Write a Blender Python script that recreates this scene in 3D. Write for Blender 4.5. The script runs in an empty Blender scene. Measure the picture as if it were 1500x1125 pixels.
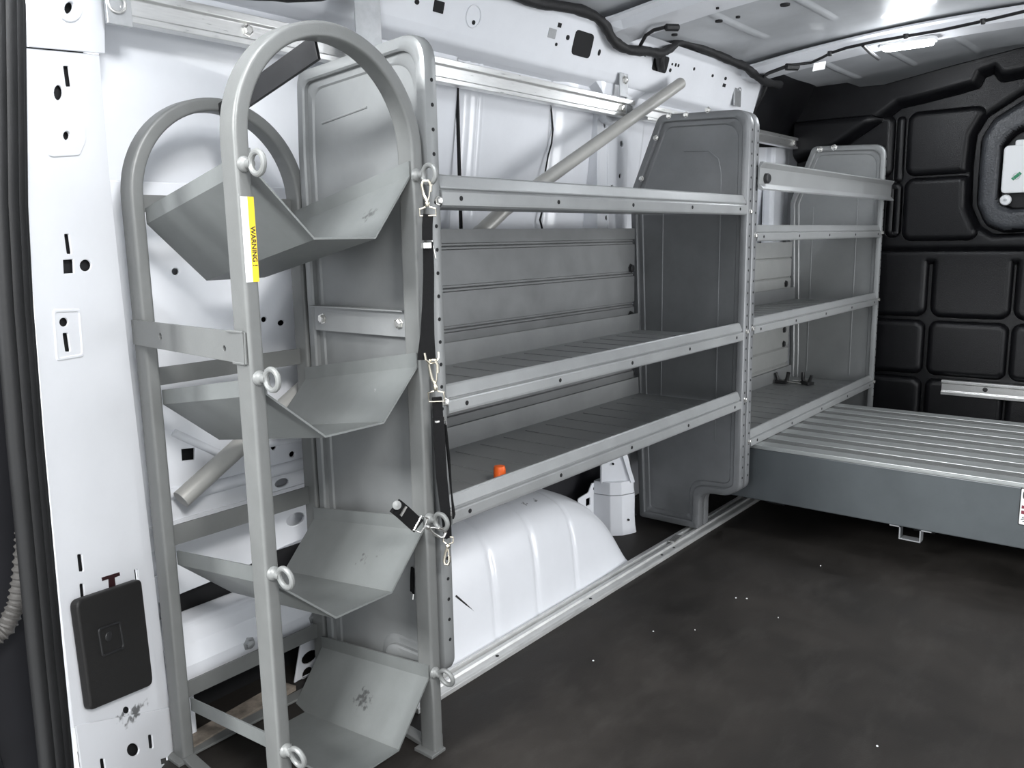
import bpy, bmesh, math, random
import numpy as np
from mathutils import Vector, Matrix
random.seed(7)
PI = math.pi
scene = bpy.context.scene
COL = scene.collection

# ------------------------------------------------------------------ camera
FPX = 1223.39
CAM = Vector((-1.0056, -0.9557, 0.8912))
ROT = Matrix.Rotation(math.radians(-50.919), 3, 'Z') @ Matrix.Rotation(math.radians(80.179), 3, 'X') @ Matrix.Rotation(math.radians(-1.069), 3, 'Z')
cam_data = bpy.data.cameras.new('camera')
cam_data.sensor_width = 36.0
cam_data.lens = FPX / 1500 * 36
cam_data.clip_start = 0.02
cam = bpy.data.objects.new('camera', cam_data)
cam.matrix_world = Matrix.Translation(CAM) @ ROT.to_4x4()
COL.objects.link(cam)
scene.camera = cam

# ------------------------------------------------------------------ world, lights, exposure
scene.view_settings.view_transform = 'Standard'
scene.view_settings.look = 'None'
scene.view_settings.gamma = 1
scene.view_settings.use_curve_mapping = False
scene.view_settings.exposure = 0.90
world = bpy.data.worlds.new('workshop_air')
world.use_nodes = True
world.node_tree.nodes['Background'].inputs[0].default_value = (0.92, 0.96, 1.0, 1)
world.node_tree.nodes['Background'].inputs[1].default_value = 0.95
scene.world = world

def area(name, loc, target, size, power, color=(1, 1, 1), size_y=None):
    l = bpy.data.lights.new(name, 'AREA')
    l.energy = power
    l.color = color
    l.size = size
    if size_y:
        l.shape = 'RECTANGLE'
        l.size_y = size_y
    o = bpy.data.objects.new(name, l)
    o.location = loc
    o.rotation_euler = (Vector(target) - Vector(loc)).to_track_quat('-Z', 'Y').to_euler()
    COL.objects.link(o)
    return o
# workshop lighting outside the open rear doors, and an added side fill
area('workshop_tube_light', (-4.2, 0.55, 2.7), (1.2, -0.1, 0.4), 0.9, 165, (0.97, 0.99, 1.0), 0.9)
area('workshop_bay_light', (-1.40, -2.45, 2.25), (0.2, 0.3, 0.5), 0.6, 46, (1.0, 0.995, 0.985), 0.5)
area('side_door_fill', (1.45, -3.0, 0.75), (1.3, 0.1, 0.95), 1.8, 42, (0.98, 0.99, 1.0), 1.6)  # added fill, set low by the side door to brighten the roof

# ------------------------------------------------------------------ helpers
def ray(u, v):
    return ROT @ Vector(((u - 750) / FPX, -(v - 562.5) / FPX, -1))
def at(u, v, **k):
    """where the sight line through a photo point meets the plane x=, y= or z= ..."""
    d = ray(u, v)
    a, val = list(k.items())[0]
    i = 'xyz'.index(a)
    return CAM + d * ((val - CAM[i]) / d[i])
def at_plane(u, v, p0, n):
    d = ray(u, v)
    return CAM + d * ((p0 - CAM).dot(n) / d.dot(n))

class MB:
    def __init__(self):
        self.v = []; self.f = []; self.m = []; self.s = []
    def add(self, vs, fs, mi=0, smooth=False):
        b = len(self.v)
        self.v += [tuple(p) for p in vs]
        for f in fs:
            self.f.append([b + i for i in f]); self.m.append(mi); self.s.append(smooth)
        return self
    def box(self, x0, x1, y0, y1, z0, z1, mi=0):
        vs = [(x, y, z) for z in (z0, z1) for y in (y0, y1) for x in (x0, x1)]
        return self.add(vs, [(0, 2, 3, 1), (4, 5, 7, 6), (0, 1, 5, 4), (2, 6, 7, 3), (0, 4, 6, 2), (1, 3, 7, 5)], mi)
    def obox(self, c, a, b, d, mi=0):
        """box about c with half vectors a, b, d"""
        c, a, b, d = Vector(c), Vector(a), Vector(b), Vector(d)
        if a.cross(b).dot(d) < 0: a = -a
        vs = [c + i * a + j * b + k * d for k in (-1, 1) for j in (-1, 1) for i in (-1, 1)]
        return self.add(vs, [(0, 2, 3, 1), (4, 5, 7, 6), (0, 1, 5, 4), (2, 6, 7, 3), (0, 4, 6, 2), (1, 3, 7, 5)], mi)
    def bar(self, p, q, wv, tv, mi=0):
        """flat bar from p to q with half width vector wv and half thickness vector tv"""
        p, q = Vector(p), Vector(q)
        return self.obox((p + q) / 2, (q - p) / 2, wv, tv, mi)
    def sweep(self, rings, closed_ring=True, closed_path=False, caps=True, mi=0, smooth=True):
        n = len(rings[0]); k = len(rings)
        vs = [p for r in rings for p in r]
        fs = []
        for i in range(k if closed_path else k - 1):
            a = i * n; b = ((i + 1) % k) * n
            for j in range(n if closed_ring else n - 1):
                j2 = (j + 1) % n
                fs.append((a + j, a + j2, b + j2, b + j))
        self.add(vs, fs, mi, smooth)
        if caps and not closed_path and closed_ring:
            self.add(rings[0], [tuple(range(n))[::-1]], mi)
            self.add(rings[-1], [tuple(range(n))], mi)
        return self
    def tube(self, pts, r, seg=12, closed=False, mi=0, radii=None):
        pts = [Vector(p) for p in pts]
        n = len(pts)
        up = None
        rings = []
        for i, p in enumerate(pts):
            if closed: t = (pts[(i + 1) % n] - pts[i - 1])
            else: t = pts[min(i + 1, n - 1)] - pts[max(i - 1, 0)]
            t.normalize()
            if up is None:
                up = t.orthogonal().normalized()
            up = (up - t * up.dot(t)).normalized()
            w = t.cross(up)
            rr = radii[i] if radii else r
            rings.append([p + (up * math.cos(a) + w * math.sin(a)) * rr for a in [2 * PI * j / seg for j in range(seg)]])
        return self.sweep(rings, True, closed, True, mi)
    def lathe(self, o, d, prof, seg=20, mi=0):
        o, d = Vector(o), Vector(d).normalized()
        a = d.orthogonal().normalized(); b = d.cross(a)
        rings = [[o + d * h + (a * math.cos(t) + b * math.sin(t)) * r for t in [2 * PI * j / seg for j in range(seg)]] for r, h in prof]
        return self.sweep(rings, True, False, True, mi)
    def torus(self, c, n, R, r, seg=28, sub=10, mi=0):
        c, n = Vector(c), Vector(n).normalized()
        a = n.orthogonal().normalized(); b = n.cross(a)
        return self.tube([c + (a * math.cos(t) + b * math.sin(t)) * R for t in [2 * PI * j / seg for j in range(seg)]], r, sub, True, mi)
    def disc(self, c, n, r, mi=0, seg=12, sx=1.0, up=None):
        c, n = Vector(c), Vector(n).normalized()
        up = Vector(up) if up else Vector((0, 0, 1))
        if abs(up.dot(n)) > .95: up = Vector((1, 0, 0))
        b = (up - n * up.dot(n)).normalized(); a = b.cross(n)
        vs = [c + a * (math.cos(t) * r * sx) + b * (math.sin(t) * r) for t in [2 * PI * j / seg for j in range(seg)]]
        f = tuple(range(seg))
        nn = (vs[1] - vs[0]).cross(vs[2] - vs[1])
        return self.add(vs, [f if nn.dot(n) > 0 else f[::-1]], mi)
    def prism(self, poly, fn, d0, d1, mi=0, smooth=False):
        """polygon (a,b) pushed from d0 to d1 through fn(a,b,d)"""
        n = len(poly)
        vs = [fn(a, b, d0) for a, b in poly] + [fn(a, b, d1) for a, b in poly]
        fs = [(i, (i + 1) % n, n + (i + 1) % n, n + i) for i in range(n)]
        self.add(vs, fs, mi, smooth)
        self.add(vs[:n], [tuple(range(n))[::-1]], mi)
        self.add(vs[n:], [tuple(range(n))], mi)
        return self
    def mesh(self, me, mi=0, smooth=False):
        return self.add([v.co for v in me.vertices], [tuple(p.vertices) for p in me.polygons], mi, smooth)
    def build(self, name, mats, parent=None, bevel=0.0, seg=2, auto=True, angle=35, merge=0.0):
        me = bpy.data.meshes.new(name)
        me.from_pydata(self.v, [], self.f)
        mats = mats if isinstance(mats, (list, tuple)) else [mats]
        for m in mats: me.materials.append(m)
        me.polygons.foreach_set('material_index', self.m)
        me.polygons.foreach_set('use_smooth', self.s)
        bm = bmesh.new(); bm.from_mesh(me)
        if merge: bmesh.ops.remove_doubles(bm, verts=bm.verts, dist=merge)
        bmesh.ops.recalc_face_normals(bm, faces=bm.faces)
        if auto:
            for e in bm.edges:
                if len(e.link_faces) == 2 and e.calc_face_angle(0) > math.radians(angle): e.smooth = False
        bm.to_mesh(me); bm.free(); me.update()
        o = bpy.data.objects.new(name, me)
        COL.objects.link(o)
        if parent:
            o.parent = parent
            o.matrix_parent_inverse = parent.matrix_world.inverted() if parent.type == 'EMPTY' else Matrix()
        if bevel:
            b = o.modifiers.new('edge', 'BEVEL'); b.width = bevel; b.segments = seg; b.limit_method = 'ANGLE'; b.angle_limit = math.radians(35)
            b.harden_normals = False
        return o

def empty(name, loc, label=None, cat=None, group=None):
    o = bpy.data.objects.new(name, None)
    o.location = loc; o.empty_display_size = .05
    COL.objects.link(o)
    o.matrix_world = Matrix.Translation(loc)
    if label: tag(o, label, cat, group)
    return o
def tag(o, label, cat, group=None):
    o['label'] = label; o['category'] = cat
    if group: o['group'] = group
    return o
def structure(o):
    o['kind'] = 'structure'
    return o

def rounded(poly, radii, n=6):
    """round the corners of a polygon"""
    out = []
    k = len(poly)
    if not isinstance(radii, (list, tuple)): radii = [radii] * k
    for i in range(k):
        p0, p, p1 = Vector(poly[i - 1]), Vector(poly[i]), Vector(poly[(i + 1) % k])
        r = radii[i]
        a, b = (p0 - p), (p1 - p)
        if r <= 0: out.append((p.x, p.y)); continue
        ang = a.angle(b)
        t = min(r / math.tan(ang / 2), a.length * .48, b.length * .48)
        a.normalize(); b.normalize()
        s, e = p + a * t, p + b * t
        for j in range(n + 1):
            w = j / n
            q = s * (1 - w) ** 2 + p * 2 * w * (1 - w) + e * w ** 2
            out.append((q.x, q.y))
    return out
def circ(cx, cy, r, n=16, sy=1.0):
    return [(cx + r * math.cos(2 * PI * i / n), cy + r * sy * math.sin(2 * PI * i / n)) for i in range(n)]
def rect(x0, x1, y0, y1, r=0.0):
    p = [(x0, y0), (x1, y0), (x1, y1), (x0, y1)]
    return rounded(p, r, 4) if r else p
def inset(poly, d):
    """shrink a polygon (either winding) by d"""
    k = len(poly); out = []
    ar = sum(poly[i][0] * poly[(i + 1) % k][1] - poly[(i + 1) % k][0] * poly[i][1] for i in range(k))
    sg = 1 if ar > 0 else -1
    for i in range(k):
        p0, p, p1 = Vector(poly[i - 1]), Vector(poly[i]), Vector(poly[(i + 1) % k])
        a = (p - p0); b = (p1 - p)
        if a.length < 1e-9: a = b
        if b.length < 1e-9: b = a
        a.normalize(); b.normalize()
        na, nb = Vector((-a.y, a.x)) * sg, Vector((-b.y, b.x)) * sg
        m = (na + nb)
        if m.length < 1e-6: m = na
        m.normalize()
        c = max(.35, m.dot(na))
        q = p + m * (d / c)
        out.append((q.x, q.y))
    return out
def plate_mesh(outline, holes, thick, bevel=0.0, bres=2):
    """flat plate with true holes: outline and holes in 2D, thick about w=0"""
    cu = bpy.data.curves.new('plate', 'CURVE')
    cu.dimensions = '2D'; cu.fill_mode = 'BOTH'
    cu.extrude = max(thick / 2 - bevel, 1e-5); cu.bevel_depth = bevel; cu.bevel_resolution = bres
    if bevel: cu.offset = -bevel
    for poly in [outline] + list(holes):
        sp = cu.splines.new('POLY')
        sp.points.add(len(poly) - 1)
        for i, (a, b) in enumerate(poly): sp.points[i].co = (a, b, 0, 1)
        sp.use_cyclic_u = True
    o = bpy.data.objects.new('plate', cu)
    COL.objects.link(o)
    dg = bpy.context.evaluated_depsgraph_get()
    me = bpy.data.meshes.new_from_object(o.evaluated_get(dg))
    bpy.data.objects.remove(o); bpy.data.curves.remove(cu)
    return me
def mapped(me, fn):
    for v in me.vertices: v.co = fn(*v.co)
    return me
YZ = lambda x: (lambda a, b, w: Vector((x + w, a, b)))          # plate standing across the van
XZ = lambda y: (lambda a, b, w: Vector((a, y - w, b)))          # plate along the wall

# ------------------------------------------------------------------ materials
def mat(name, color, rough=.5, metal=0.0, noise=0.0, nscale=30.0, bump=0.0, bscale=200.0, coat=0.0, spec=.5, rvar=0.0, stretch=None):
    m = bpy.data.materials.new(name); m.use_nodes = True
    nt = m.node_tree; N = nt.nodes; L = nt.links
    b = N['Principled BSDF']
    b.inputs['Base Color'].default_value = (*color, 1)
    b.inputs['Roughness'].default_value = rough
    b.inputs['Metallic'].default_value = metal
    b.inputs['Specular IOR Level'].default_value = spec
    if coat:
        b.inputs['Coat Weight'].default_value = coat; b.inputs['Coat Roughness'].default_value = .06
    tc = N.new('ShaderNodeTexCoord'); src = tc.outputs['Object']
    if stretch:
        mp = N.new('ShaderNodeMapping'); mp.inputs['Scale'].default_value = stretch
        L.new(src, mp.inputs['Vector']); src = mp.outputs['Vector']
    if noise or rvar:
        n = N.new('ShaderNodeTexNoise'); n.inputs['Scale'].default_value = nscale; n.inputs['Detail'].default_value = 6; n.inputs['Roughness'].default_value = .65
        L.new(src, n.inputs['Vector'])
    if noise:
        mx = N.new('ShaderNodeMix'); mx.data_type = 'RGBA'
        lo = [c * (1 - noise) for c in color]; hi = [min(1, c * (1 + noise)) for c in color]
        mx.inputs['A'].default_value = (*lo, 1); mx.inputs['B'].default_value = (*hi, 1)
        mr = N.new('ShaderNodeMapRange'); mr.inputs['From Min'].default_value = .3; mr.inputs['From Max'].default_value = .7
        L.new(n.outputs['Fac'], mr.inputs['Value']); L.new(mr.outputs['Result'], mx.inputs['Factor'])
        L.new(mx.outputs['Result'], b.inputs['Base Color'])
    if rvar:
        mr2 = N.new('ShaderNodeMapRange'); mr2.inputs['To Min'].default_value = rough - rvar; mr2.inputs['To Max'].default_value = rough + rvar
        mr2.inputs['From Min'].default_value = .3; mr2.inputs['From Max'].default_value = .7
        L.new(n.outputs['Fac'], mr2.inputs['Value']); L.new(mr2.outputs['Result'], b.inputs['Roughness'])
    if bump:
        n2 = N.new('ShaderNodeTexNoise'); n2.inputs['Scale'].default_value = bscale; n2.inputs['Detail'].default_value = 3
        L.new(tc.outputs['Object'], n2.inputs['Vector'])
        bp = N.new('ShaderNodeBump'); bp.inputs['Strength'].default_value = bump; bp.inputs['Distance'].default_value = .002
        L.new(n2.outputs['Fac'], bp.inputs['Height']); L.new(bp.outputs['Normal'], b.inputs['Normal'])
    return m
def spots(m, lst, nscale=60.0):
    """stains: (centre, radius, colour, stretch) in object space, ragged by noise"""
    nt = m.node_tree; N = nt.nodes; L = nt.links
    b = N['Principled BSDF']
    tc = N.new('ShaderNodeTexCoord')
    no = N.new('ShaderNodeTexNoise'); no.inputs['Scale'].default_value = nscale; no.inputs['Detail'].default_value = 5
    L.new(tc.outputs['Object'], no.inputs['Vector'])
    for c, r, colr, st in lst:
        mp = N.new('ShaderNodeMapping'); mp.vector_type = 'POINT'
        mp.inputs['Location'].default_value = [-a * s for a, s in zip(c, st)]
        mp.inputs['Scale'].default_value = st
        L.new(tc.outputs['Object'], mp.inputs['Vector'])
        ln = N.new('ShaderNodeVectorMath'); ln.operation = 'LENGTH'; L.new(mp.outputs['Vector'], ln.inputs[0])
        ad = N.new('ShaderNodeMath'); ad.operation = 'MULTIPLY_ADD'; ad.inputs[1].default_value = r * 3.2; ad.inputs[2].default_value = -r * 1.6
        L.new(no.outputs['Fac'], ad.inputs[0])
        su = N.new('ShaderNodeMath'); su.operation = 'ADD'; L.new(ln.outputs['Value'], su.inputs[0]); L.new(ad.outputs[0], su.inputs[1])
        mr = N.new('ShaderNodeMapRange'); mr.inputs['From Min'].default_value = r * .45; mr.inputs['From Max'].default_value = r; mr.inputs['To Min'].default_value = .85; mr.inputs['To Max'].default_value = 0
        L.new(su.outputs[0], mr.inputs['Value'])
        mx = N.new('ShaderNodeMix'); mx.data_type = 'RGBA'
        bc = b.inputs['Base Color']
        if bc.links: L.new(bc.links[0].from_socket, mx.inputs['A'])
        else: mx.inputs['A'].default_value = bc.default_value
        mx.inputs['B'].default_value = (*colr, 1)
        L.new(mr.outputs['Result'], mx.inputs['Factor']); L.new(mx.outputs['Result'], bc)
    return m
M = {}
M['white'] = mat('white_body_paint', (.76, .775, .81), .28, 0, .03, 8, coat=.3)
M['white_pillar'] = mat('white_pillar_paint', (.76, .77, .80), .3, 0, .02, 8, coat=.3)
M['roof'] = mat('primered_roof_steel', (.47, .485, .505), .40, 0, .12, 7, coat=.25, rvar=.08)
M['rack'] = mat('grey_rack_paint', (.158, .162, .158), .42, .15, .05, 25, .08, 400, rvar=.05)
M['tray'] = mat('grey_tray_paint', (.175, .184, .18), .45, .15, .05, 25, .06, 400)
M['shelf'] = mat('grey_shelf_enamel', (.29, .297, .298), .38, .25, .07, 14, .05, 300, rvar=.06)
M['panel'] = mat('grey_panel_enamel', (.195, .20, .205), .38, .3, .10, 10, .06, 260, rvar=.07)
M['panel_light'] = mat('grey_end_panel_enamel', (.25, .257, .257), .38, .3, .07, 10, .06, 260, rvar=.06)
M['alu'] = mat('extruded_aluminium', (.74, .74, .73), .34, .9, .06, 30, rvar=.08, stretch=(1, 12, 12))
M['alu_dirty'] = mat('scuffed_aluminium', (.70, .70, .69), .42, .6, .10, 22, rvar=.1, stretch=(1, 3, 3))
M['darksteel'] = mat('dark_flat_bar', (.016, .016, .017), .45, .2, .1, 30)
M['galv'] = mat('galvanised_bracket', (.42, .43, .44), .4, .6, .1, 40)
M['zinc'] = mat('zinc_plated_steel', (.78, .77, .74), .25, .9, .05, 40)
M['eye'] = mat('painted_eyebolt', (.22, .225, .22), .42, .2, .06, 60)
M['brass'] = mat('nickel_hook', (.80, .74, .62), .25, .95)
M['black'] = mat('black_plastic', (.016, .016, .017), .45, 0, .15, 40)
M['cover'] = mat('black_grained_cover', (.010, .0092, .009), .55, 0, .1, 60, .25, 900)
M['void'] = mat('dark_opening', (.004, .004, .005), .8)
M['rubber'] = mat('black_rubber_seal', (.0045, .0045, .005), .55, 0, .3, 18, .1, 200)
M['web'] = mat('black_webbing', (.007, .007, .0075), .85, 0, .2, 300, .5, 1500, spec=.2)
M['loom'] = mat('black_loom_tape', (.010, .010, .011), .6, 0, .2, 60, .5, 250)
M['bulk'] = mat('black_moulded_bulkhead', (.0045, .0045, .0055), .33, 0, .15, 12, .4, 420, rvar=.05, spec=.3)
M['bulkring'] = mat('coarse_grain_lit_black', (.045, .048, .054), .36, 0, .15, 12, 1.0, 140)  # grain is its own; the lighter base paints in light on the ring
M['back'] = mat('grey_back_sheet', (.205, .21, .212), .38, .25, .07, 14, .05, 300, rvar=.06)
M['bench'] = mat('grey_drawer_steel', (.088, .099, .105), .42, .1, .08, 9, .06, 300)
M['deck'] = mat('aluminium_deck_plank', (.40, .415, .41), .42, .55, .08, 14, rvar=.06, stretch=(8, 1, 1))
M['grip'] = mat('grey_grip_strip', (.125, .128, .125), .8, .1, .2, 260, .5, 500)
M['orange'] = mat('orange_plastic', (.80, .13, .02), .4)
M['yellow'] = mat('yellow_label', (.85, .58, .03), .45)
M['paper'] = mat('white_label', (.80, .80, .80), .5)
M['ink'] = mat('black_ink', (.02, .02, .02), .6)
M['greyink'] = mat('grey_small_print', (.42, .42, .43), .6)
M['red'] = mat('dark_red_print', (.20, .03, .05), .5)
M['green'] = mat('green_mark', (.03, .25, .12), .5)
M['plastic_white'] = mat('white_plastic', (.82, .83, .84), .35)
M['tube'] = mat('grey_conduit_paint', (.40, .395, .375), .42, .2, .08, 12)
M['door'] = mat('charcoal_door_trim', (.011, .011, .014), .5, 0, .2, 6)
M['boot'] = mat('grey_rubber_boot', (.085, .08, .075), .6, 0, .2, 60)
M['concrete'] = mat('concrete', (.50, .50, .49), .6, 0, .2, 4)
M['rust'] = mat('dusty_plywood', (.20, .17, .14), .8, 0, .5, 30)
M['lens'] = bpy.data.materials.new('led_lens'); M['lens'].use_nodes = True
_b = M['lens'].node_tree.nodes['Principled BSDF']
_b.inputs['Base Color'].default_value = (.9, .93, 1, 1)
_b.inputs['Emission Color'].default_value = (.9, .95, 1, 1)
_b.inputs['Emission Strength'].default_value = 22.0
# floor mat: worn brown-black rubber
M['floor'] = mat('worn_rubber_floor', (.0205, .0178, .0156), .62, 0, .5, 3.2, .12, 260, rvar=.10, spec=.3)
nt = M['floor'].node_tree; N = nt.nodes; L = nt.links; b = N['Principled BSDF']
tc = N.new('ShaderNodeTexCoord'); n = N.new('ShaderNodeTexNoise'); n.inputs['Scale'].default_value = 9; n.inputs['Detail'].default_value = 8; n.inputs['Roughness'].default_value = .7
mp = N.new('ShaderNodeMapping'); mp.inputs['Scale'].default_value = (.6, 1.6, 1)
L.new(tc.outputs['Object'], mp.inputs['Vector']); L.new(mp.outputs['Vector'], n.inputs['Vector'])
mr = N.new('ShaderNodeMapRange'); mr.inputs['From Min'].default_value = .50; mr.inputs['From Max'].default_value = .76; mr.inputs['To Max'].default_value = .42
L.new(n.outputs['Fac'], mr.inputs['Value'])
mx = N.new('ShaderNodeMix'); mx.data_type = 'RGBA'; mx.inputs['B'].default_value = (.05, .046, .042, 1)
L.new(b.inputs['Base Color'].links[0].from_socket, mx.inputs['A']); L.new(mr.outputs['Result'], mx.inputs['Factor']); L.new(mx.outputs['Result'], b.inputs['Base Color'])

def smooth01(t):
    t = np.clip(t, 0, 1)
    return t * t * (3 - 2 * t)
def sdbox(A, B, a0, a1, b0, b1, r):
    ca, cb = (a0 + a1) / 2, (b0 + b1) / 2
    qa = np.abs(A - ca) - (a1 - a0) / 2 + r; qb = np.abs(B - cb) - (b1 - b0) / 2 + r
    return np.hypot(np.maximum(qa, 0), np.maximum(qb, 0)) + np.minimum(np.maximum(qa, qb), 0) - r
def sdpoly(A, B, poly):
    d = np.full(A.shape, 1e9); s = np.zeros(A.shape, bool)
    k = len(poly)
    for i in range(k):
        (x0, y0), (x1, y1) = poly[i], poly[(i + 1) % k]
        ex, ey = x1 - x0, y1 - y0
        t = np.clip(((A - x0) * ex + (B - y0) * ey) / (ex * ex + ey * ey + 1e-12), 0, 1)
        d = np.minimum(d, np.hypot(A - x0 - t * ex, B - y0 - t * ey))
        c = ((y0 > B) != (y1 > B)) & (A < (x1 - x0) * (B - y0) / ((y1 - y0) if abs(y1 - y0) > 1e-12 else 1e-12) + x0)
        s ^= c
    return np.where(s, -d, d)
def sdline(A, B, pts):
    d = np.full(A.shape, 1e9)
    for (x0, y0), (x1, y1) in zip(pts[:-1], pts[1:]):
        ex, ey = x1 - x0, y1 - y0
        t = np.clip(((A - x0) * ex + (B - y0) * ey) / (ex * ex + ey * ey + 1e-12), 0, 1)
        d = np.minimum(d, np.hypot(A - x0 - t * ex, B - y0 - t * ey))
    return d
def raised(d, h, w):
    return h * smooth01(-d / w + .5)
def bead(d, h, w):
    return h * smooth01(1 - d / w)
def grid(name, P, mats, keep=None, parent=None, mi=None):
    """P: (n,m,3) array of points -> smooth sheet"""
    n, m = P.shape[:2]
    idx = np.arange(n * m).reshape(n, m)
    q = np.stack([idx[:-1, :-1], idx[1:, :-1], idx[1:, 1:], idx[:-1, 1:]], -1).reshape(-1, 4)
    if mi is not None: mi = mi.reshape(-1)
    if keep is not None:
        kf = (keep[:-1, :-1] & keep[1:, :-1] & keep[1:, 1:] & keep[:-1, 1:]).reshape(-1)
        q = q[kf]
        if mi is not None: mi = mi[kf]
    me = bpy.data.meshes.new(name)
    me.from_pydata(P.reshape(-1, 3).tolist(), [], q.tolist())
    mats = mats if isinstance(mats, (list, tuple)) else [mats]
    for x in mats: me.materials.append(x)
    me.polygons.foreach_set('use_smooth', [True] * len(me.polygons))
    if mi is not None: me.polygons.foreach_set('material_index', mi.astype(int).tolist())
    me.update()
    o = bpy.data.objects.new(name, me); COL.objects.link(o)
    if parent: o.parent = parent
    return o

# ================================================================== THE VAN BODY (setting)
# floor mat and the workshop ground outside
f = MB(); f.box(-.60, 2.66, -1.34, .52, -.02, 0)
structure(f.build('floor', M['floor']))
f = MB(); f.box(-9, 6, -6, 5, -.66, -.62)
structure(f.build('ground', M['concrete']))

# bulkhead: one moulded black panel with raised pads
ys = np.arange(-1.32, .385, .0045); zs = np.arange(.0, 1.56, .0045)
Y, Z = np.meshgrid(ys, zs, indexing='ij')
ztop = np.interp(ys, [-1.4, -.8, -.41, -.2, .04, .13, .18, .4], [1.47, 1.512, 1.524, 1.494, 1.455, 1.458, 1.480, 1.478])
Z = Z / Z.max() * ztop[:, None]
h = np.zeros(Y.shape)
cols = [(.36, -.012 + .0), ]
colsL = [(-.132, .40), (-.425, -.170), (-.715, -.458), (-1.01, -.75)]
for (y0, y1) in colsL:
    h += raised(sdbox(Y, Z, y0, y1, .567, .90, .03), .022, .012) * (Z < .95)
    h += raised(sdbox(Y, Z, y0, y1, .336, .530, .022), .026, .011)
    h += raised(sdbox(Y, Z, y0, y1, .02, .298, .022), .026, .011)
# level band above the lower pads and its ledge
band = smooth01((Z - .768) / .02)
h = h * (1 - band) + .022 * band
h += .012 * smooth01((Z - .828) / .010) - .010 * bead(np.abs(Z - .815), 1, .012)
# upper field: pads between grooves
hexo = [(-.262, 1.13), (-.268, 1.245), (-.305, 1.315), (-.44, 1.40), (-.78, 1.40), (-.90, 1.315), (-.94, 1.245), (-.94, .96), (-.88, .885), (-.36, .862), (-.305, .90), (-.268, .98)]
hexo = rounded(hexo, .05, 4)
up = smooth01((Z - .845) / .01)
for (y0, y1, z0, z1) in [(.015, .40, 1.118, 1.335), (-.30, -.055, 1.118, 1.335), (-.30, -.055, .868, 1.085)]:
    h += up * raised(np.maximum(sdbox(Y, Z, y0, y1, z0, z1, .025), -(sdpoly(Y, Z, hexo) - .012)), .022, .014)
h += up * bead(np.abs(sdbox(Y, Z, -.022, .006, .885, 1.07, .012)), .012, .010)
h += up * bead(sdline(Y, Z, [(-.018, 1.10), (-.018, 1.32)]), .012, .012)
# hexagonal surround: groove, raised ring, recess
dh = sdpoly(Y, Z, hexo)
h -= raised(dh, .022, .02) * up
ring_out = [(-.312, 1.13), (-.314, 1.225), (-.345, 1.285), (-.46, 1.355), (-.76, 1.355), (-.862, 1.285), (-.89, 1.225), (-.89, .98), (-.84, .925), (-.40, .897), (-.345, .92), (-.314, .99)]
ring_in = [(-.362, 1.13), (-.364, 1.20), (-.40, 1.245), (-.48, 1.285), (-.74, 1.285), (-.80, 1.245), (-.83, 1.20), (-.83, 1.02), (-.80, .975), (-.42, .955), (-.372, .975), (-.362, 1.01)]
ring_out = rounded(ring_out, .05, 4); ring_in = rounded(ring_in, .03, 4)
dro = sdpoly(Y, Z, ring_out); dri = sdpoly(Y, Z, ring_in)
h += raised(dro, .045, .022) - raised(dri, .045, .018)
# arched ledge along the top with the little bump
topl = [(.40, 1.20), (.22, 1.235), (.06, 1.335), (-.01, 1.385), (-.10, 1.395), (-.27, 1.425), (-.285, 1.46), (-.335, 1.475), (-.36, 1.44), (-.60, 1.46), (-1.4, 1.46), (-1.4, 1.7), (.5, 1.7)]
h += raised(sdpoly(Y, Z, topl), .055, .03)
X = 2.64 - h
mi = ((dro[:-1, :-1] < -.004) & (dri[:-1, :-1] > .004)).astype(int)
o = grid('wall_front', np.stack([X, Y, Z], -1), [M['bulk'], M['bulkring']], mi=mi)
sm = o.modifiers.new('thick', 'SOLIDIFY'); sm.thickness = .012; sm.offset = 1 if False else -1
structure(o)

# left wall: outer skin with pressed ribs
xs = np.arange(-.36, 2.68, .006); zs = np.arange(-.01, 1.40, .012)
Xg, Zg = np.meshgrid(xs, zs, indexing='ij')
Yg = .50 - .045 * smooth01((Zg - .85) / .5)
for xr in (.575, .603, .622): Yg = Yg - bead(np.abs(Xg - xr), .006, .007) * smooth01((Zg - .93) / .06)
Yg = Yg - .012 * smooth01((Xg - .93) / .05) * (Xg < 1.4) + .010 * bead(np.abs(Xg - .92), 1, .007) * (Zg > .6)
Yg = Yg - .012 * smooth01((.528 - Xg) / .005)
o = grid('wall_left', np.stack([Xg, Yg, Zg], -1), M['white'])
sm = o.modifiers.new('thick', 'SOLIDIFY'); sm.thickness = .01; sm.offset = 1
structure(o)
WALL = o
# the dark lap gaps in the skin
m = MB()
m.box(.527, .5315, .438, .446, .6, 1.335)
m.tube([at(u, v, y=.4525) for u, v in ((805, 148), (808, 165), (810, 190), (808, 210), (803, 228), (799, 250), (798, 266))], .0024, 6)
m.tube([at(u, v, y=.47) for u, v in ((795, 306), (791, 322), (795, 338))], .003, 6)
m.build('lap_gap', M['void'], WALL)

# inner body pillar with holes between the two shelving units
pts = rect(1.115, 1.27, .30, 1.34)
holes = [circ(1.150, 1.215, .006), circ(1.236, 1.075, .007), circ(1.19, 1.04, .007), circ(1.244, 1.17, .009), circ(1.16, .95, .007)]
m = MB(); m.mesh(mapped(plate_mesh(pts, holes, .006, .002), XZ(.428)))
m.box(1.108, 1.118, .425, .50, .30, 1.34); m.box(1.268, 1.276, .425, .50, .30, 1.34)
m.tube([(1.165, .425, .6), (1.165, .425, 1.33)], .004, 8)
m.build('inner_pillar', M['white'], WALL)
m = MB(); m.box(1.12, 1.266, .445, .452, .5, 1.3); m.build('pillar_dark_backing', M['void'], WALL)  # dark sheet stands in for the shade behind the pillar holes
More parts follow.
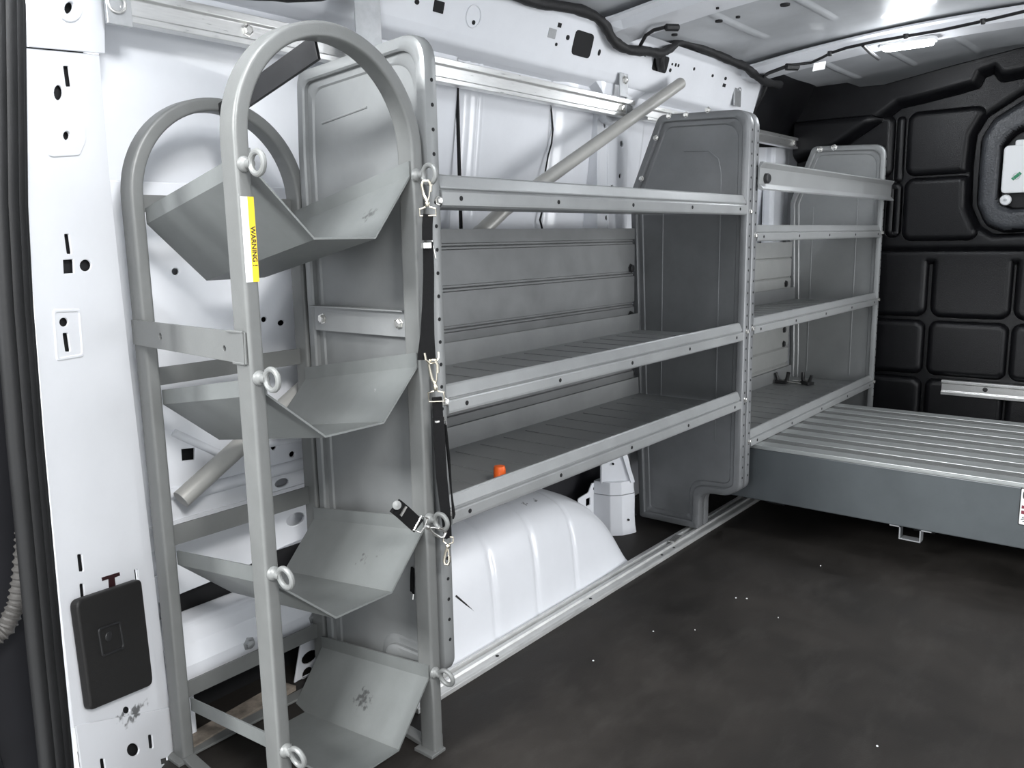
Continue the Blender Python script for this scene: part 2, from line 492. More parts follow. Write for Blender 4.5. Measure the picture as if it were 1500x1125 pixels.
# front wall pillar ahead of the second unit
m = MB(); m.box(2.42, 2.56, .42, .47, .05, 1.36); m.build('inner_pillar', M['white'], WALL, bevel=.015)

# pressed inner panel low behind the bottle rack, with its openings
def panel(name, outline, holes, y, th=.006, mt='white', bev=.002):
    m = MB(); m.mesh(mapped(plate_mesh(outline, holes, th, bev), XZ(y)))
    return m
def A(u, v, y): p = at(u, v, y=y); return (p.x, p.z)
def hole_px(u, v, ru, rv, y, n=14):
    c = at(u, v, y=y); a = at(u + ru, v, y=y); b2 = at(u, v + rv, y=y)
    return [(c.x + (a.x - c.x) * math.cos(t), c.z + abs(b2.z - c.z) * math.sin(t)) for t in [2 * PI * i / n for i in range(n)]]
yp = .452
outl = [(-.355, .395), (.30, .395), (.30, 1.0), (-.355, 1.0)]
sq = [A(265, 658, yp), A(284, 656, yp), A(284, 673, yp), A(266, 675, yp)]
holes = [hole_px(256, 398, 5, 5, yp), hole_px(386, 468, 4, 4, yp), hole_px(411, 473, 5, 4, yp), sq, hole_px(400, 654, 4, 5, yp), hole_px(427, 665, 4, 4, yp), hole_px(412, 707, 10, 6, yp)]
m = panel('p', outl, holes, yp)
m.box(-.355, .30, .445, .475, .385, .397)
m.build('pressed_panel', M['white'], WALL, bevel=.0)
m = MB(); m.box(-.33, .1, .470, .474, .42, .84); m.build('panel_dark_backing', M['void'], WALL)  # dark sheet paints the shade seen through the panel holes
# raised stamping along the belt line
m = MB()
m.tube([(-.30, .452, .455), (-.22, .448, .44), (.3, .448, .44)], .012, 12)
m.tube([(-.25, .452, .56), (-.16, .449, .50), (.3, .449, .49)], .008, 12)
m.build('belt_stamping', M['white'], WALL)
# second, lower pressed panel with oval openings
yq = .462
outl = [(-.355, .245), (-.13, .255), (-.03, .27), (.12, .28), (.12, .39), (-.355, .39)]
holes = [hole_px(432, 760, 13, 9, yq), rect(-.32, -.26, .30, .345, .015)]
m = panel('p', outl, holes, yq)
m.build('pressed_panel', M['white'], WALL)
# round-fronted rear sill box with two bolts, dark openings under it
m = MB()
prof = [(.40, .075), (.378, .10), (.374, .15), (.385, .185), (.41, .21), (.47, .215), (.47, .075)]
m.prism(prof, lambda a, b2, d: Vector((d, a, b2)), -.335, .045, smooth=False)
m.build('sill_box', M['white'], WALL, bevel=.012, seg=4)
for (u, v) in ((366, 943), (461, 905)):
    p = at(u, v, y=.372)
    m = MB(); m.lathe(p + Vector((0, .006, 0)), (0, -1, 0), [(.013, 0), (.013, .004), (.008, .005), (.008, .011), (.001, .012)], 6); m.build('bolt', M['galv'], WALL)
yq = .405
outl = rounded([(-.07, -.02), (.06, -.0), (.06, .13), (-.02, .13), (-.05, .07)], .012, 4)
holes = [hole_px(453, 962, 12, 9, yq), hole_px(450, 986, 8, 9, yq)]
m = panel('p', [(-.06, .0), (.05, .0), (.05, .11), (-.03, .11)], holes, yq)
m.build('lower_gusset', M['white'], WALL)
m = MB(); m.box(-.31, -.285, .39, .45, 0, .10); m.build('lower_gusset', M['white'], WALL, bevel=.004)
m = MB(); m.box(-.29, .05, .475, .485, .0, .26); m.build('lower_opening', M['void'], WALL)
m = MB(); m.obox((-.2, .385, .004), (.12, .012, 0), (-.004, .02, 0), (0, 0, .006)); m.build('plywood_edge', M['rust'], WALL)

# cant rail: boxed white beam along the top of the wall
prof = rounded([(.325, 1.462), (.352, 1.452), (.383, 1.352), (.392, 1.330), (.425, 1.318), (.466, 1.310), (.470, 1.46)], [0, .01, .02, .02, .01, 0, 0], 5)
m = MB(); m.prism(prof, lambda a, b2, d: Vector((d, a, b2)), -.50, 2.18, smooth=True)
beam = structure(m.build('trim_1', M['white'], angle=60))
bn = Vector((0, -.955, -.296)).normalized()
b0 = Vector((0, .3675, 1.402)) + bn * .0012
def bh(name, u, v, ru, rv, kind='o', mt='void'):
    """opening in the beam face"""
    c = at_plane(u, v, b0, bn)
    k = 1.0
    ex = Vector((1, 0, 0)); ez = bn.cross(ex); ez = ez if ez.z > 0 else -ez
    a = (at_plane(u + ru, v, b0, bn) - c).dot(ex); bb = abs((at_plane(u, v + rv, b0, bn) - c).dot(ez))
    if kind == 'o': pl = [(math.cos(t) * a, math.sin(t) * bb) for t in [2 * PI * i / 14 for i in range(14)]]
    else: pl = rounded([(-a, -bb), (a, -bb), (a, bb), (-a, bb)], min(a, bb) * (.15 if kind == 's' else .45), 3)
    mm = MB(); mm.prism(pl, lambda q, w, d: c + ex * q + ez * w + bn * d, -.004, .0006)
    mm.build(name, M[mt], beam)
for a in [(611, 3, 3.2, 4, 'o'), (643, 10, 7.5, 9, 's'), (694, 33, 2.2, 3.5, 'o'), (832, 55, 2.4, 4, 'o'), (820, 37, 2.5, 3.5, 's'), (815, 65, 1.6, 2.6, 'o'), (878, 77, 1.7, 5, 'o'),
          (854, 65, 14, 19, 'r'), (968, 93, 11, 13, 'r'), (982, 103, 1.6, 3, 'o'), (985, 94, 1, 2, 'o'), (990, 95, 1, 3, 'o'), (994, 96, 1, 2.5, 'o'), (1044, 111, 1.4, 2.4, 'o'), (1063, 115, 1.6, 2.6, 'o'), (1061, 125, 2, 2.6, 's'), (945, 81, 1.4, 2, 'o'), (1017, 101, 1.2, 2.6, 'o')]:
    bh('rail_opening', *a)
bh('grey_patch', 809, 49, 5.5, 7.5, 's', 'galv')
c = at_plane(694, 24, b0, bn)
m = MB(); m.torus(c, bn, .024, .0016, 32, 8); m.build('pressed_ring', M['white'], beam)
# flare of the rail where the roof bow meets the inner pillar
m = MB()
prof = [(1.04, 1.345), (1.10, 1.30), (1.118, 1.22), (1.27, 1.22), (1.29, 1.30), (1.38, 1.345), (1.38, 1.40), (1.04, 1.40)]
prof = rounded(prof, .03, 4)
m.prism(prof, lambda a, b2, d: Vector((a, .400 - (b2 - 1.35) * .18 * (1 if b2 > 1.33 else .0) + d, b2)), 0, .05)
m.build('rail_flare', M['white'], beam, bevel=.006)

# roof skin with pressed beads
xs = np.arange(-.62, 3.3, .012); yy = np.arange(-1.34, .44, .006)
Xg, Yg = np.meshgrid(xs, yy, indexing='ij')
Zg = 1.545 - .062 * np.abs((Yg + .45) / .85) ** 2.2
for yb in (-.05, .16, -.27, -.50, -.72, -.95): Zg = Zg - bead(np.abs(Yg - yb), .007, .014) * smooth01(np.sin((Xg - .15) / .95 * 2 * PI) * 3 + 2.2)
Zg = Zg + .004 * np.sin(Xg * 7 + Yg * 3) * np.sin(Yg * 6)
o = grid('ceiling', np.stack([Xg, Yg, Zg], -1), M['roof'])
sm = o.modifiers.new('thick', 'SOLIDIFY'); sm.thickness = .01; sm.offset = -1
structure(o)
f = MB(); f.box(3.28, 3.30, -1.4, .6, -.02, 1.56); structure(f.build('wall_cab', M['door']))
f = MB(); f.box(2.66, 3.28, .45, .50, -.02, 1.52); f.box(2.66, 3.28, -1.40, -1.36, -.02, 1.5); structure(f.build('wall_cab_side', M['white']))
# roof bows (hat sections across the roof)
def bow(name, x0, x1, zc):
    rings = []
    for i in range(40):
        t = i / 39; y = .385 - 1.70 * t
        z = zc + .052 - .065 * abs((y + .45) / .84) ** 2.2
        e = .035 * max(0, 1 - t / .06) ** 2
        pr = [(x0 - .03 - e, z + .024), (x0 - e, z + .022), (x0 + .012, z), (x1 - .012, z), (x1 + e, z + .022), (x1 + .035 + e, z + .024), (x1 + .035 + e, z + .030), (x0 - .03 - e, z + .030)]
        rings.append([Vector((a, y, c2)) for a, c2 in pr])
    m = MB(); m.sweep(rings, True, False, True, 0, False)
    return structure(m.build(name, M['white'], angle=20))
bow1 = bow('trim_2', 1.03, 1.17, 1.442)
bow2 = bow('trim_3', 1.93, 2.06, 1.445)
bow0 = bow('trim_4', .02, .16, 1.452)
def bow_dot(parent, u, v, z, r, sx=1.0):
    c = at(u, v, z=z)
    m = MB(); m.lathe(c + Vector((0, 0, .004)), (0, 0, -1), [(r, 0), (r, .0045)], 12); m.build('bow_opening', M['void'], parent)

for u_, v_, r_q in ((1150, 8, .012), (1081, 26, .006), (1053, 32, .010), (1051, 13, .004), (988, 52, .009)): bow_dot(bow1, u_, v_, 1.449, r_q)
# right wall of the van, behind and beside the camera's view
f = MB(); f.box(-.60, .85, -1.40, -1.36, -.02, 1.5); f.box(2.05, 2.66, -1.40, -1.36, -.02, 1.5); f.box(.85, 2.05, -1.40, -1.36, 1.28, 1.5); f.box(.85, 2.05, -1.40, -1.36, -.02, .03)
structure(f.build('wall_right', M['white']))

# black side trim running from the cant rail to the bulkhead
P_ = []
for i in range(40):
    t = i / 39; x = 2.10 + .52 * t
    row = []
    for j in range(24):
        s = j / 23
        z = 1.225 + (.265 + .012 * t) * s + .03 * t * (1 - s)
        y = .428 - .10 * smooth01(np.array(s)) ** 1 - .015 * math.sin(t * PI) * s + .004 * math.sin(9 * t + 4 * s)
        row.append((x + .03 * (1 - t) * (1 - s), float(y), z))
    P_.append(row)
o = grid('trim_5', np.array(P_), M['bulk'])
sm = o.modifiers.new('thick', 'SOLIDIFY'); sm.thickness = .008; sm.offset = 1
structure(o)

# ------------------------------------------------------------------ rear door pillar, seal, door outside
PL = Vector((-.55, .25, 0)); PU = Vector((.8386, .545, 0)).normalized(); PN = Vector((PU.y, -PU.x, 0))
POFF = 0.0
def pp(u, v, off=None):
    off = POFF if off is None else off
    q = at_plane(u, v, PL + PN * off, PN) - PL
    return (q.dot(PU), q.z)
def PM(off): return lambda a, b2, w: PL + PU * a + Vector((0, 0, b2)) + PN * (off + w)
pillar = empty('door_pillar', (-.45, .33, 0), 'white painted rear door pillar full of holes at the left edge', 'pillar')
def px_poly(lst): return [pp(u, v) for u, v in lst]
def ell(u, v, ru, rv, tilt=0):
    return px_poly([(u + ru * math.cos(t) * math.cos(tilt) - rv * math.sin(t) * math.sin(tilt), v + ru * math.cos(t) * math.sin(tilt) + rv * math.sin(t) * math.cos(tilt)) for t in [2 * PI * i / 16 for i in range(16)]])
def slot(u0, v0, u1, v1, w):
    return rounded(px_poly([(u0 - w, v0), (u0 + w, v0), (u1 + w, v1), (u1 - w, v1)]), .0022, 3)
main_out = px_poly([(34, 70), (142, 80), (156, 250), (172, 400), (190, 560), (218, 800), (246, 1036), (104, 1066), (84, 880), (62, 650), (40, 380), (36, 300)])
main_holes = [slot(93, 97, 97, 127, 4), ell(82, 136, 6.5, 11), ell(93, 199, 5.5, 6.5), slot(94, 343, 98, 372, 3.5),
              px_poly([(89, 381), (104, 380), (105, 400), (90, 401)]), ell(122, 389, 8.5, 8.5), ell(90, 472, 6.5, 6.5), slot(92, 488, 96, 515, 3.8),
              slot(113, 812, 116, 837, 3.5), slot(116, 855, 119, 885, 3), slot(196, 834, 198, 850, 2.6), ell(182, 1040, 5, 5)]
m = MB(); m.mesh(mapped(plate_mesh(main_out, main_holes, .003, .0012, 3), PM(.0025)))
# pressed steps round the holes
m.mesh(mapped(plate_mesh(rounded(px_poly([(62, 180), (118, 178), (122, 205), (112, 228), (64, 231)]), .012, 5), [ell(93, 199, 5.5, 6.5)], .004, .0018, 3), PM(.004)))
fr = px_poly([(75, 456), (112, 455), (117, 520), (80, 526)])
m.mesh(mapped(plate_mesh(rounded(inset(fr, -.003), .006, 4), [rounded(inset(fr, .002), .005, 4)], .004, .0018, 3), PM(.0035)))
m.build('pillar_face', spots(M['white_pillar'], [((p := PL + PU * pp(193, 1046)[0] + Vector((0, 0, pp(193, 1046)[1])))[:], .016, (.05, .05, .05), (.55, .55, 1.4)), ((p := PL + PU * pp(172, 1052)[0] + Vector((0, 0, pp(172, 1052)[1])))[:], .010, (.08, .08, .08), (.5, .5, 1.3))], 90), pillar)
top_out = px_poly([(28, -40), (146, -40), (147, 79), (34, 69)])
m = MB(); m.mesh(mapped(plate_mesh(top_out, [ell(93, 12, 7, 9, .5)], .004, .0015, 3), PM(.006)))
m.mesh(mapped(plate_mesh(ell(95, 14, 18, 20), [ell(93, 12, 7, 9, .5)], .006, .003, 3), PM(.0075)))
m.build('pillar_cap', M['white'], pillar)
low_out = px_poly([(104, 1062), (247, 1036), (258, 1090), (268, 1190), (125, 1210)])
low_holes = [ell(189, 1098, 9, 9.5), slot(214, 1076, 216, 1096, 3), slot(143, 1111, 147, 1140, 3.2), px_poly([(230, 1112), (239, 1109), (240, 1117), (231, 1120)])]
m = MB(); m.mesh(mapped(plate_mesh(low_out, low_holes, .003, .0012, 3), PM(.0058)))
m.build('pillar_foot', M['white_pillar'], pillar)
# returns of the pillar towards the skin and towards the seal, closing the box behind the holes
m = MB()
e0 = [pp(u, v) for u, v in ((146, -40), (142, 80), (156, 250), (172, 400), (190, 560), (218, 800), (246, 1036), (266, 1180))]
rings = []
for a, z in e0:
    c = PL + PU * (a - .001) + Vector((0, 0, z))
    rings.append([c + PN * .003, c + PU * .006 - PN * .004, c + Vector((.03, .06, 0)), c + Vector((.05, .13, 0)), c + Vector((.02, .14, 0)), c - PN * .015])
m.sweep(rings, True, False, True, 0, True)
m.build('pillar_return', M['white'], pillar)
m = MB()
e1 = [pp(u, v) for u, v in ((28, -40), (34, 70), (36, 300), (40, 380), (62, 650), (84, 880), (104, 1066), (125, 1200))]
rings = []
for a, z in e1:
    c = PL + PU * (a + .001) + Vector((0, 0, z))
    rings.append([c + PN * .003, c - PU * .005 - PN * .004, c - PU * .006 - PN * .012, c - PN * .012])
m.sweep(rings, True, False, True, 0, True)
m.build('pillar_return', M['white'], pillar)
m = MB(); m.obox(PL + PU * .115 + Vector((0, 0, .62)) - PN * .004, PU * .085, Vector((0, 0, .72)), PN * .002); m.build('pillar_dark_backing', M['void'], pillar)  # black sheet close behind the holes, painting the shade inside the pillar
# black tailgate-lamp access cover with square finger recess
POFF = .018
cv = rounded(px_poly([(112, 880), (207, 848), (225, 1003), (134, 1041)]), .012, 6)
m = MB(); m.mesh(mapped(plate_mesh(cv, [], .014, .004, 4), PM(.012)))
m.build('access_cover', M['cover'], pillar)['label'] = 'black plastic cover'
cr = rounded(px_poly([(141, 921), (174, 909), (181, 950), (148, 963)]), .006, 5)
m = MB(); m.mesh(mapped(plate_mesh(cr, [rounded(inset(px_poly([(141, 921), (174, 909), (181, 950), (148, 963)]), .0035), .005, 5)], .004, .0018, 3), PM(.0195)))
p = PL + PU * pp(158, 932)[0] + Vector((0, 0, pp(158, 932)[1])) + PN * .019
m.lathe(p, PN, [(.008, 0), (.0075, .001), (.004, .002), (.0005, .0022)], 16)
m.build('finger_recess', M['black'], pillar)
POFF = 0.0
m = MB(); m.prism(px_poly([(145, 846), (171, 838), (172, 843), (164, 846), (166, 862), (156, 864), (155, 848), (146, 851)]), lambda a, b2, d: PL + PU * a + Vector((0, 0, b2)) + PN * d, .002, .0046)
m.build('latch_slot', mat('dark_red_plastic', (.025, .004, .006), .5), pillar)

# black ribbed weather seal beside the pillar
seal_px = [(8, -60), (16, 0), (18, 150), (20, 300), (28, 450), (44, 650), (58, 800), (72, 950), (88, 1110), (94, 1180)]
sp = [at(u, v, y=.225) for u, v in seal_px]
m = MB()
for off, r in ((-.020, .011), (-.007, .012), (.006, .012), (.017, .010)):
    m.tube([q + PU * off - PN * (abs(off) * .25) for q in sp], r, 14)
tag(m.build('weather_seal', M['rubber']), 'black ribbed rubber door seal running down the left edge beside the white pillar', 'seal')
# open rear door outside, charcoal trimmed
m = MB()
m.mesh(mapped(plate_mesh(rounded([(-1.6, -.60), (-.50, -.60), (-.49, .5), (-.50, 1.6), (-1.6, 1.6)], .01, 3), [], .05, .015, 3), XZ(.42)))
door = tag(m.build('rear_door', M['door']), 'charcoal trimmed inner face of the open rear door at far left', 'door')
m = MB(); m.tube([(-.9, .39, .75), (-.75, .385, .62), (-.66, .385, .40), (-.62, .385, .1)], .02, 10); m.build('trim_ridge', M['door'], door)
bp = [at(u, v, y=.335) for u, v in ((38, 760), (36, 800), (32, 845), (25, 885), (8, 920), (-20, 945), (-60, 985))]
pts = []
for i in range(len(bp) - 1):
    for j in range(12): pts.append(bp[i].lerp(bp[i + 1], j / 12))
m = MB(); m.tube(pts, .013, 14, radii=[.0145 if i % 3 == 0 else .0115 for i in range(len(pts))])
tag(m.build('cable_boot', M['boot']), 'grey corrugated rubber cable boot between the door seal and the open door', 'hose')

# ------------------------------------------------------------------ wheel arch
n1, n2 = 130, 60
P_ = np.zeros((n1, n2, 3))
prof = [(.170, -.002), (.178, .06), (.188, .14), (.200, .195), (.222, .238), (.262, .263), (.32, .272), (.40, .274), (.45, .274)]
d = [0]
for a, b2 in zip(prof[:-1], prof[1:]): d.append(d[-1] + math.dist(a, b2))
tt = np.linspace(0, d[-1], n2)
pyv = np.interp(tt, d, [p[0] for p in prof]); pzv = np.interp(tt, d, [p[1] for p in prof])
k = np.ones(9) / 9
def sm1(a):
    b2 = np.convolve(np.pad(a, 4, 'edge'), k, 'valid'); b2[0] = a[0]; b2[-1] = a[-1]; return b2
pyv, pzv = sm1(pyv), sm1(pzv)
for i in range(n1):
    x = .002 + .898 * i / (n1 - 1)
    q = abs((x - .33) / .575)
    s = max(0.0, 1 - q ** 3.2) ** .5
    for j in range(n2):
        z = pzv[j] * s if pzv[j] > 0 else pzv[j]
        g = 0
        fr2 = pzv[j] / .274
        for xr in (.315, .47, .63): g += .005 * math.exp(-((x - xr - .02 * fr2) / .006) ** 2)
        yv = pyv[j] + (1 - s) * .03 * fr2 + .012 * max(0, (x - .62) / .28) ** 2
        nz = pzv[j] > .2
        P_[i, j] = (x + .0, yv + (0 if nz else g), z - (g if nz else 0))
M['arch'] = M['white'].copy(); M['arch'].name = 'scuffed_white_paint'
spots(M['arch'], [(tuple(at(u, v, y=.262)), r, (.06, .06, .06), (1, 1, 1)) for u, v, r in ((786, 729, .010), (768, 738, .007), (735, 772, .007), (752, 772, .006), (700, 770, .006), (771, 740, .006))], 140)
o = grid('wheel_arch', P_, M['arch'])
tag(o, 'white painted wheel arch hump under the lowest shelf behind the floor track', 'wheel arch')
WA = o
m = MB(); m.tube([at(668, 873, y=.19), at(690, 892, y=.186), at(711, 916, y=.181)], .0022, 6)
m.build('black_gouge', M['ink'], WA)
for (u, v, l) in ((765, 741, 5), (784, 733, 7), (767, 745, 4), (723, 775, 3), (740, 776, 3)):
    p = at(u, v, y=.265); 
for (u, v) in ((792, 905), (742, 906)):
    pass
# white bracket plates and post between the wheel arch and the dividing panels
o_ = at(860, 748, y=.40)
m = MB()
pl = rounded([(o_.x - .05, .0), (o_.x + .055, .0), (o_.x + .055, .155), (o_.x + .025, .16), (o_.x + .005, .135), (o_.x - .05, .13)], .008, 3)
m.mesh(mapped(plate_mesh(pl, [rect(o_.x - .008, o_.x + .014, .095, .118, .002), circ(o_.x + .036, .14, .005)], .004, .001), XZ(.40)))
tag(m.build('bracket_plate', M['white']), 'small white bracket plate with a square hole beside the wheel arch end', 'bracket')
m = MB()
sec = rounded([(1.045, .40), (1.055, .345), (1.080, .318), (1.125, .300), (1.158, .325), (1.162, .40)], [.004, .012, .012, .018, .012, .004], 4)
rings = []
for z, e in ((0, .010), (.02, .004), (.05, 0), (.124, 0)):
    rings.append([Vector((1.105 + (a - 1.105) * (1 + e * 4), .40 + (b2 - .40) * (1 + e * 6), z)) for a, b2 in sec])
m.sweep(rings, True, False, True, 0, True)
rings = []
for z, e in ((.126, -.004), (.15, -.006), (.165, -.007)):
    rings.append([Vector((1.105 + (a - 1.105) * (1 + e * 4), .40 + (b2 - .40) * (1 + e * 6), z)) for a, b2 in sec])
m.sweep(rings, True, False, True, 0, True)
m.prism([(1.050, .16), (1.122, .16), (1.085, .32), (1.050, .32)], lambda a, b2, d: Vector((a, .365 - (a - 1.058) * .95 + d, b2)), 0, .005)
m.bar((1.118, .306, .16), (1.082, .34, .32), (.005, -.004, 0), (.003, .004, 0))
m.bar((1.155, .335, .16), (1.135, .37, .33), (.005, -.003, 0), (.003, .005, 0))
post = m.build('body_post', M['white'])
tag(post, 'short white pressed steel post between the wheel arch and the grey dividing panel', 'post')
for (x, y, z, nn) in ((1.100, .3095, .045, (-.37, -.92, 0)), (1.075, .3485, .22, (-.69, -.72, 0)), (1.142, .311, .05, (.6, -.8, 0)), (1.142, .311, .105, (.6, -.8, 0))):
    m = MB(); m.lathe(Vector((x, y, z)) , nn, [(.0035, -.004), (.0035, .0045)], 10); m.build('hole', M['void'], post)
m = MB(); m.box(.86, 1.19, .455, .460, .0, .42); m.build('lower_opening', M['door'], WALL)

# ------------------------------------------------------------------ aluminium tracks
def track(name, x0, x1, y, z0, z1, depth=.026, mt='alu'):
    hh = z1 - z0
    q = [(y + depth, z0), (y, z0), (y, z0 + hh * .20), (y + .008, z0 + hh * .24), (y + .008, z0 + hh * .70), (y, z0 + hh * .74), (y, z1), (y + depth, z1)]
    m = MB(); m.prism(q, lambda a, b2, d: Vector((d, a, b2)), x0, x1)
    return m.build(name, M[mt], bevel=.0012)
t1 = track('wall_track', -.305, 1.228, .370, 1.236, 1.288)
tag(t1, 'long bright aluminium track along the upper white wall behind the bottle rack', 'rail')
def bolt(parent, p, n, r=.008, mt='zinc', h=.006):
    m = MB(); m.lathe(p, n, [(r * 1.25, -.001), (r * 1.25, .0015), (r, .0018), (r, h), (r * .7, h + .0012), (.0004, h + .0013)], 6)
    o = m.build('bolt', M[mt], parent, auto=True, angle=25); return o
for x in (1.165, -.085, .15): bolt(t1, (x, .377, 1.262), (0, -1, 0), .009)
m = MB(); m.box(1.19, 1.222, .377, .382, 1.245, 1.30); m.box(1.205, 1.245, .40, .404, 1.25, 1.30); m.build('end_bracket', M['galv'], t1, bevel=.001)
m = MB()
p = at(917, 123, y=.366); m.box(p.x - .022, p.x + .022, .372, .376, p.z - .035, p.z + .03)
br = m.build('rail_bracket', M['galv'], t1, bevel=.001); bolt(t1, (p.x + .004, .372, p.z + .012), (0, -1, 0), .010)
m = MB(); m.box(-.345, -.305, .355, .362, 1.225, 1.295); m.build('end_plate', M['galv'], t1, bevel=.001)
m = MB(); m.torus(at(171, 5, y=.352), (-.2, -1, 0), .0125, .0022, 24, 8); m.build('end_grommet', M['zinc'], t1)
t2 = track('wall_track', 1.285, 2.60, .36, 1.238, 1.282)
tag(t2, 'shorter aluminium track high on the wall behind the smaller front shelves', 'rail')
for u in (1165, 1171): 
    p = at(u, 206, y=.36); bolt(t2, (p.x, .366, 1.26), (0, -1, 0), .010)
m = MB(); p = at(1080, 137, y=.372); m.box(p.x - .035, p.x + .02, .366, .371, p.z - .045, p.z + .035); br = m.build('rail_bracket', M['galv'], t2, bevel=.001)
bolt(t2, (p.x, .366, p.z + .012), (0, -1, 0), .008, 'galv')
# floor track
q = [(.116, .0005), (.116, .010), (.120, .012), (.135, .012), (.137, .018), (.146, .018), (.148, .008), (.158, .008), (.160, .018), (.166, .018), (.168, .012), (.181, .012), (.181, .0005)]
m = MB(); m.prism(q, lambda a, b2, d: Vector((d, a, b2)), .012, 1.80)
ft = tag(m.build('floor_track', M['alu_dirty'], bevel=.0006), 'scuffed aluminium track along the floor in front of the wheel arch', 'rail')
for x in (.26, .62, .98, 1.05):
    m = MB(); m.lathe((x, .127, .0115), (0, 0, 1), [(.004, 0), (.004, .0012)], 10); m.build('screw_hole', M['void'], ft)
m = MB(); m.obox((1.10, .150, .019), (.03, .004, 0), (-.001, .010, 0), (0, 0, .002)); m.build('track_stop', M['zinc'], ft, bevel=.001)
# bulkhead track
q = [(2.612, .255), (2.586, .255), (2.586, .268), (2.594, .271), (2.594, .299), (2.586, .302), (2.586, .313), (2.612, .313)]
m = MB(); m.prism(q, lambda a, b2, d: Vector((a, d, b2)), -.225, -1.05)
bt = tag(m.build('bulkhead_track', M['alu'], bevel=.0012), 'bright aluminium rail screwed low across the black bulkhead', 'rail')
m = MB(); p = at(1443, 571, x=2.592); m.lathe(p + Vector((.003, 0, 0)), (-1, 0, 0), [(.009, 0), (.009, .003), (.005, .0035)], 12); m.build('screw_head', M['black'], bt)

# ------------------------------------------------------------------ shelving units
def lip(m, x0, x1, z0, hh=.05, y0=0.0):
    s = hh / .05
    q = [(.016, .000), (.004, .0), (.0005, .003), (0, .007), (0, .0225), (.0015, .0245), (.0065, .0255), (.0075, .027), (.0045, .029), (.0045, .031), (.012, .0475), (.015, .050), (.019, .050), (.021, .047), (.014, .030), (.012, .004), (.016, .003)]
    m.prism([(y0 + a, z0 + b2 * s) for a, b2 in q], lambda a, b2, d: Vector((d, a, b2)), x0, x1, 0, False)
def shelf(parent, x0, x1, z0, depth=.34, hh=.05, label=None, back=True):
    m = MB()
    lip(m, x0, x1, z0, hh)
    zd = z0 + .014
    m.box(x0, x1, .008, depth, zd - .002, zd)
    nr = max(3, int((x1 - x0) / .085))
    for i in range(1, nr):
        x = x0 + (x1 - x0) * i / nr
        m.box(x - .004, x + .004, .03, depth - .03, zd, zd + .0016)
    if back:
        m.prism([(depth, zd - .002), (depth + .002, zd), (depth + .003, zd + .05), (depth, zd + .05), (depth - .002, zd)], lambda a, b2, d: Vector((d, a, b2)), x0, x1)
    for i in range(5):
        x = x0 + .045 + (x1 - x0 - .09) * i / 4
        m.lathe((x, .002, z0 + .014 * hh / .05), (0, -1, 0), [(.0042, 0), (.0042, .0026)], 10, 1)
    o = m.build('shelf', [M['shelf'], M['void']], parent, angle=30)
    return o
def end_panel(parent, x0, x1, base, radii, side, mt, nhole, hz, beads=(), label=None):
    """pan-shaped panel: web, rolled rim and a punched front flange"""
    m = MB()
    th = x1 - x0
    def ring(d, x, dr=0.0):
        return [Vector((x, a, b2)) for a, b2 in rounded(inset(base, d), [max(.002, r - dr) for r in radii], 8)]
    c = .0075
    prof = [(.022, x0 + .003), (.019, x0), (c, x0), (c * .3, x0 + c * .3), (0, x0 + c), (0, x1 - c), (c * .3, x1 - c * .3), (c, x1), (.019, x1), (.022, x1 - .003)]
    m.sweep([ring(d, x, min(d, .01)) for d, x in prof], True, True, False, 0, True)
    xw = x0 + .010 if side < 0 else x1 - .010
    n = len(ring(0, 0))
    m.sweep([ring(.020, xw), ring(.034, xw), ring(.037, xw - side * .003)], True, False, False, 0, True)
    m.add(ring(.037, xw - side * .003), [tuple(range(n))])
    m.add(ring(.015, xw - side * .0045), [tuple(range(n))])
    for bd in beads:
        m.tube([(xw - side * .003, a, b2) for a, b2 in bd], .0022, 8)
    xm = (x0 + x1) / 2
    for i in range(nhole):
        z = hz[0] + (hz[1] - hz[0]) * i / (nhole - 1)
        m.lathe((xm, .0012, z), (0, -1, 0), [(.0032, 0), (.0032, .0018)], 10, 1)
    o = m.build('end_panel', [M[mt], M['void']], parent, angle=40)
    if label: o['label'] = label
    return o

U1 = empty('shelving_unit', (0, 0, 0), 'large grey steel shelving unit with three shelves, behind the bottle rack', 'shelving')
outA = ([(0, .135), (0, 1.216), (.322, 1.192), (.330, 1.05), (.330, .012), (.137, .012), (.137, .135)], [.03, .05, .03, .01, .02, .01, .05])
outB = ([(0, .165), (0, 1.224), (.278, 1.236), (.370, 1.02), (.348, .40), (.330, .022), (.126, .022), (.126, .138), (.04, .142)], [.03, .05, .03, .03, .05, .01, .012, .05, .06])
end_panel(U1, -.030, 0.0, *outA, -1, 'panel_light', 26, (.20, 1.14), beads=(((.075, .25), (.075, 1.08)), ((.15, 1.115), (.27, 1.10))), label='left end panel behind the bottle rack')
end_panel(U1, 1.200, 1.2345, *outB, -1, 'panel', 32, (.20, 1.17), beads=(((.085, .30), (.085, 1.06), (.095, 1.10), (.125, 1.125), (.20, 1.13)), ((.265, .30), (.265, 1.0))), label='dividing end panel with notched foot')
for z in (.945, .600, .405): shelf(U1, .0015, 1.1985, z, .335, .053 if z > .9 else .05)
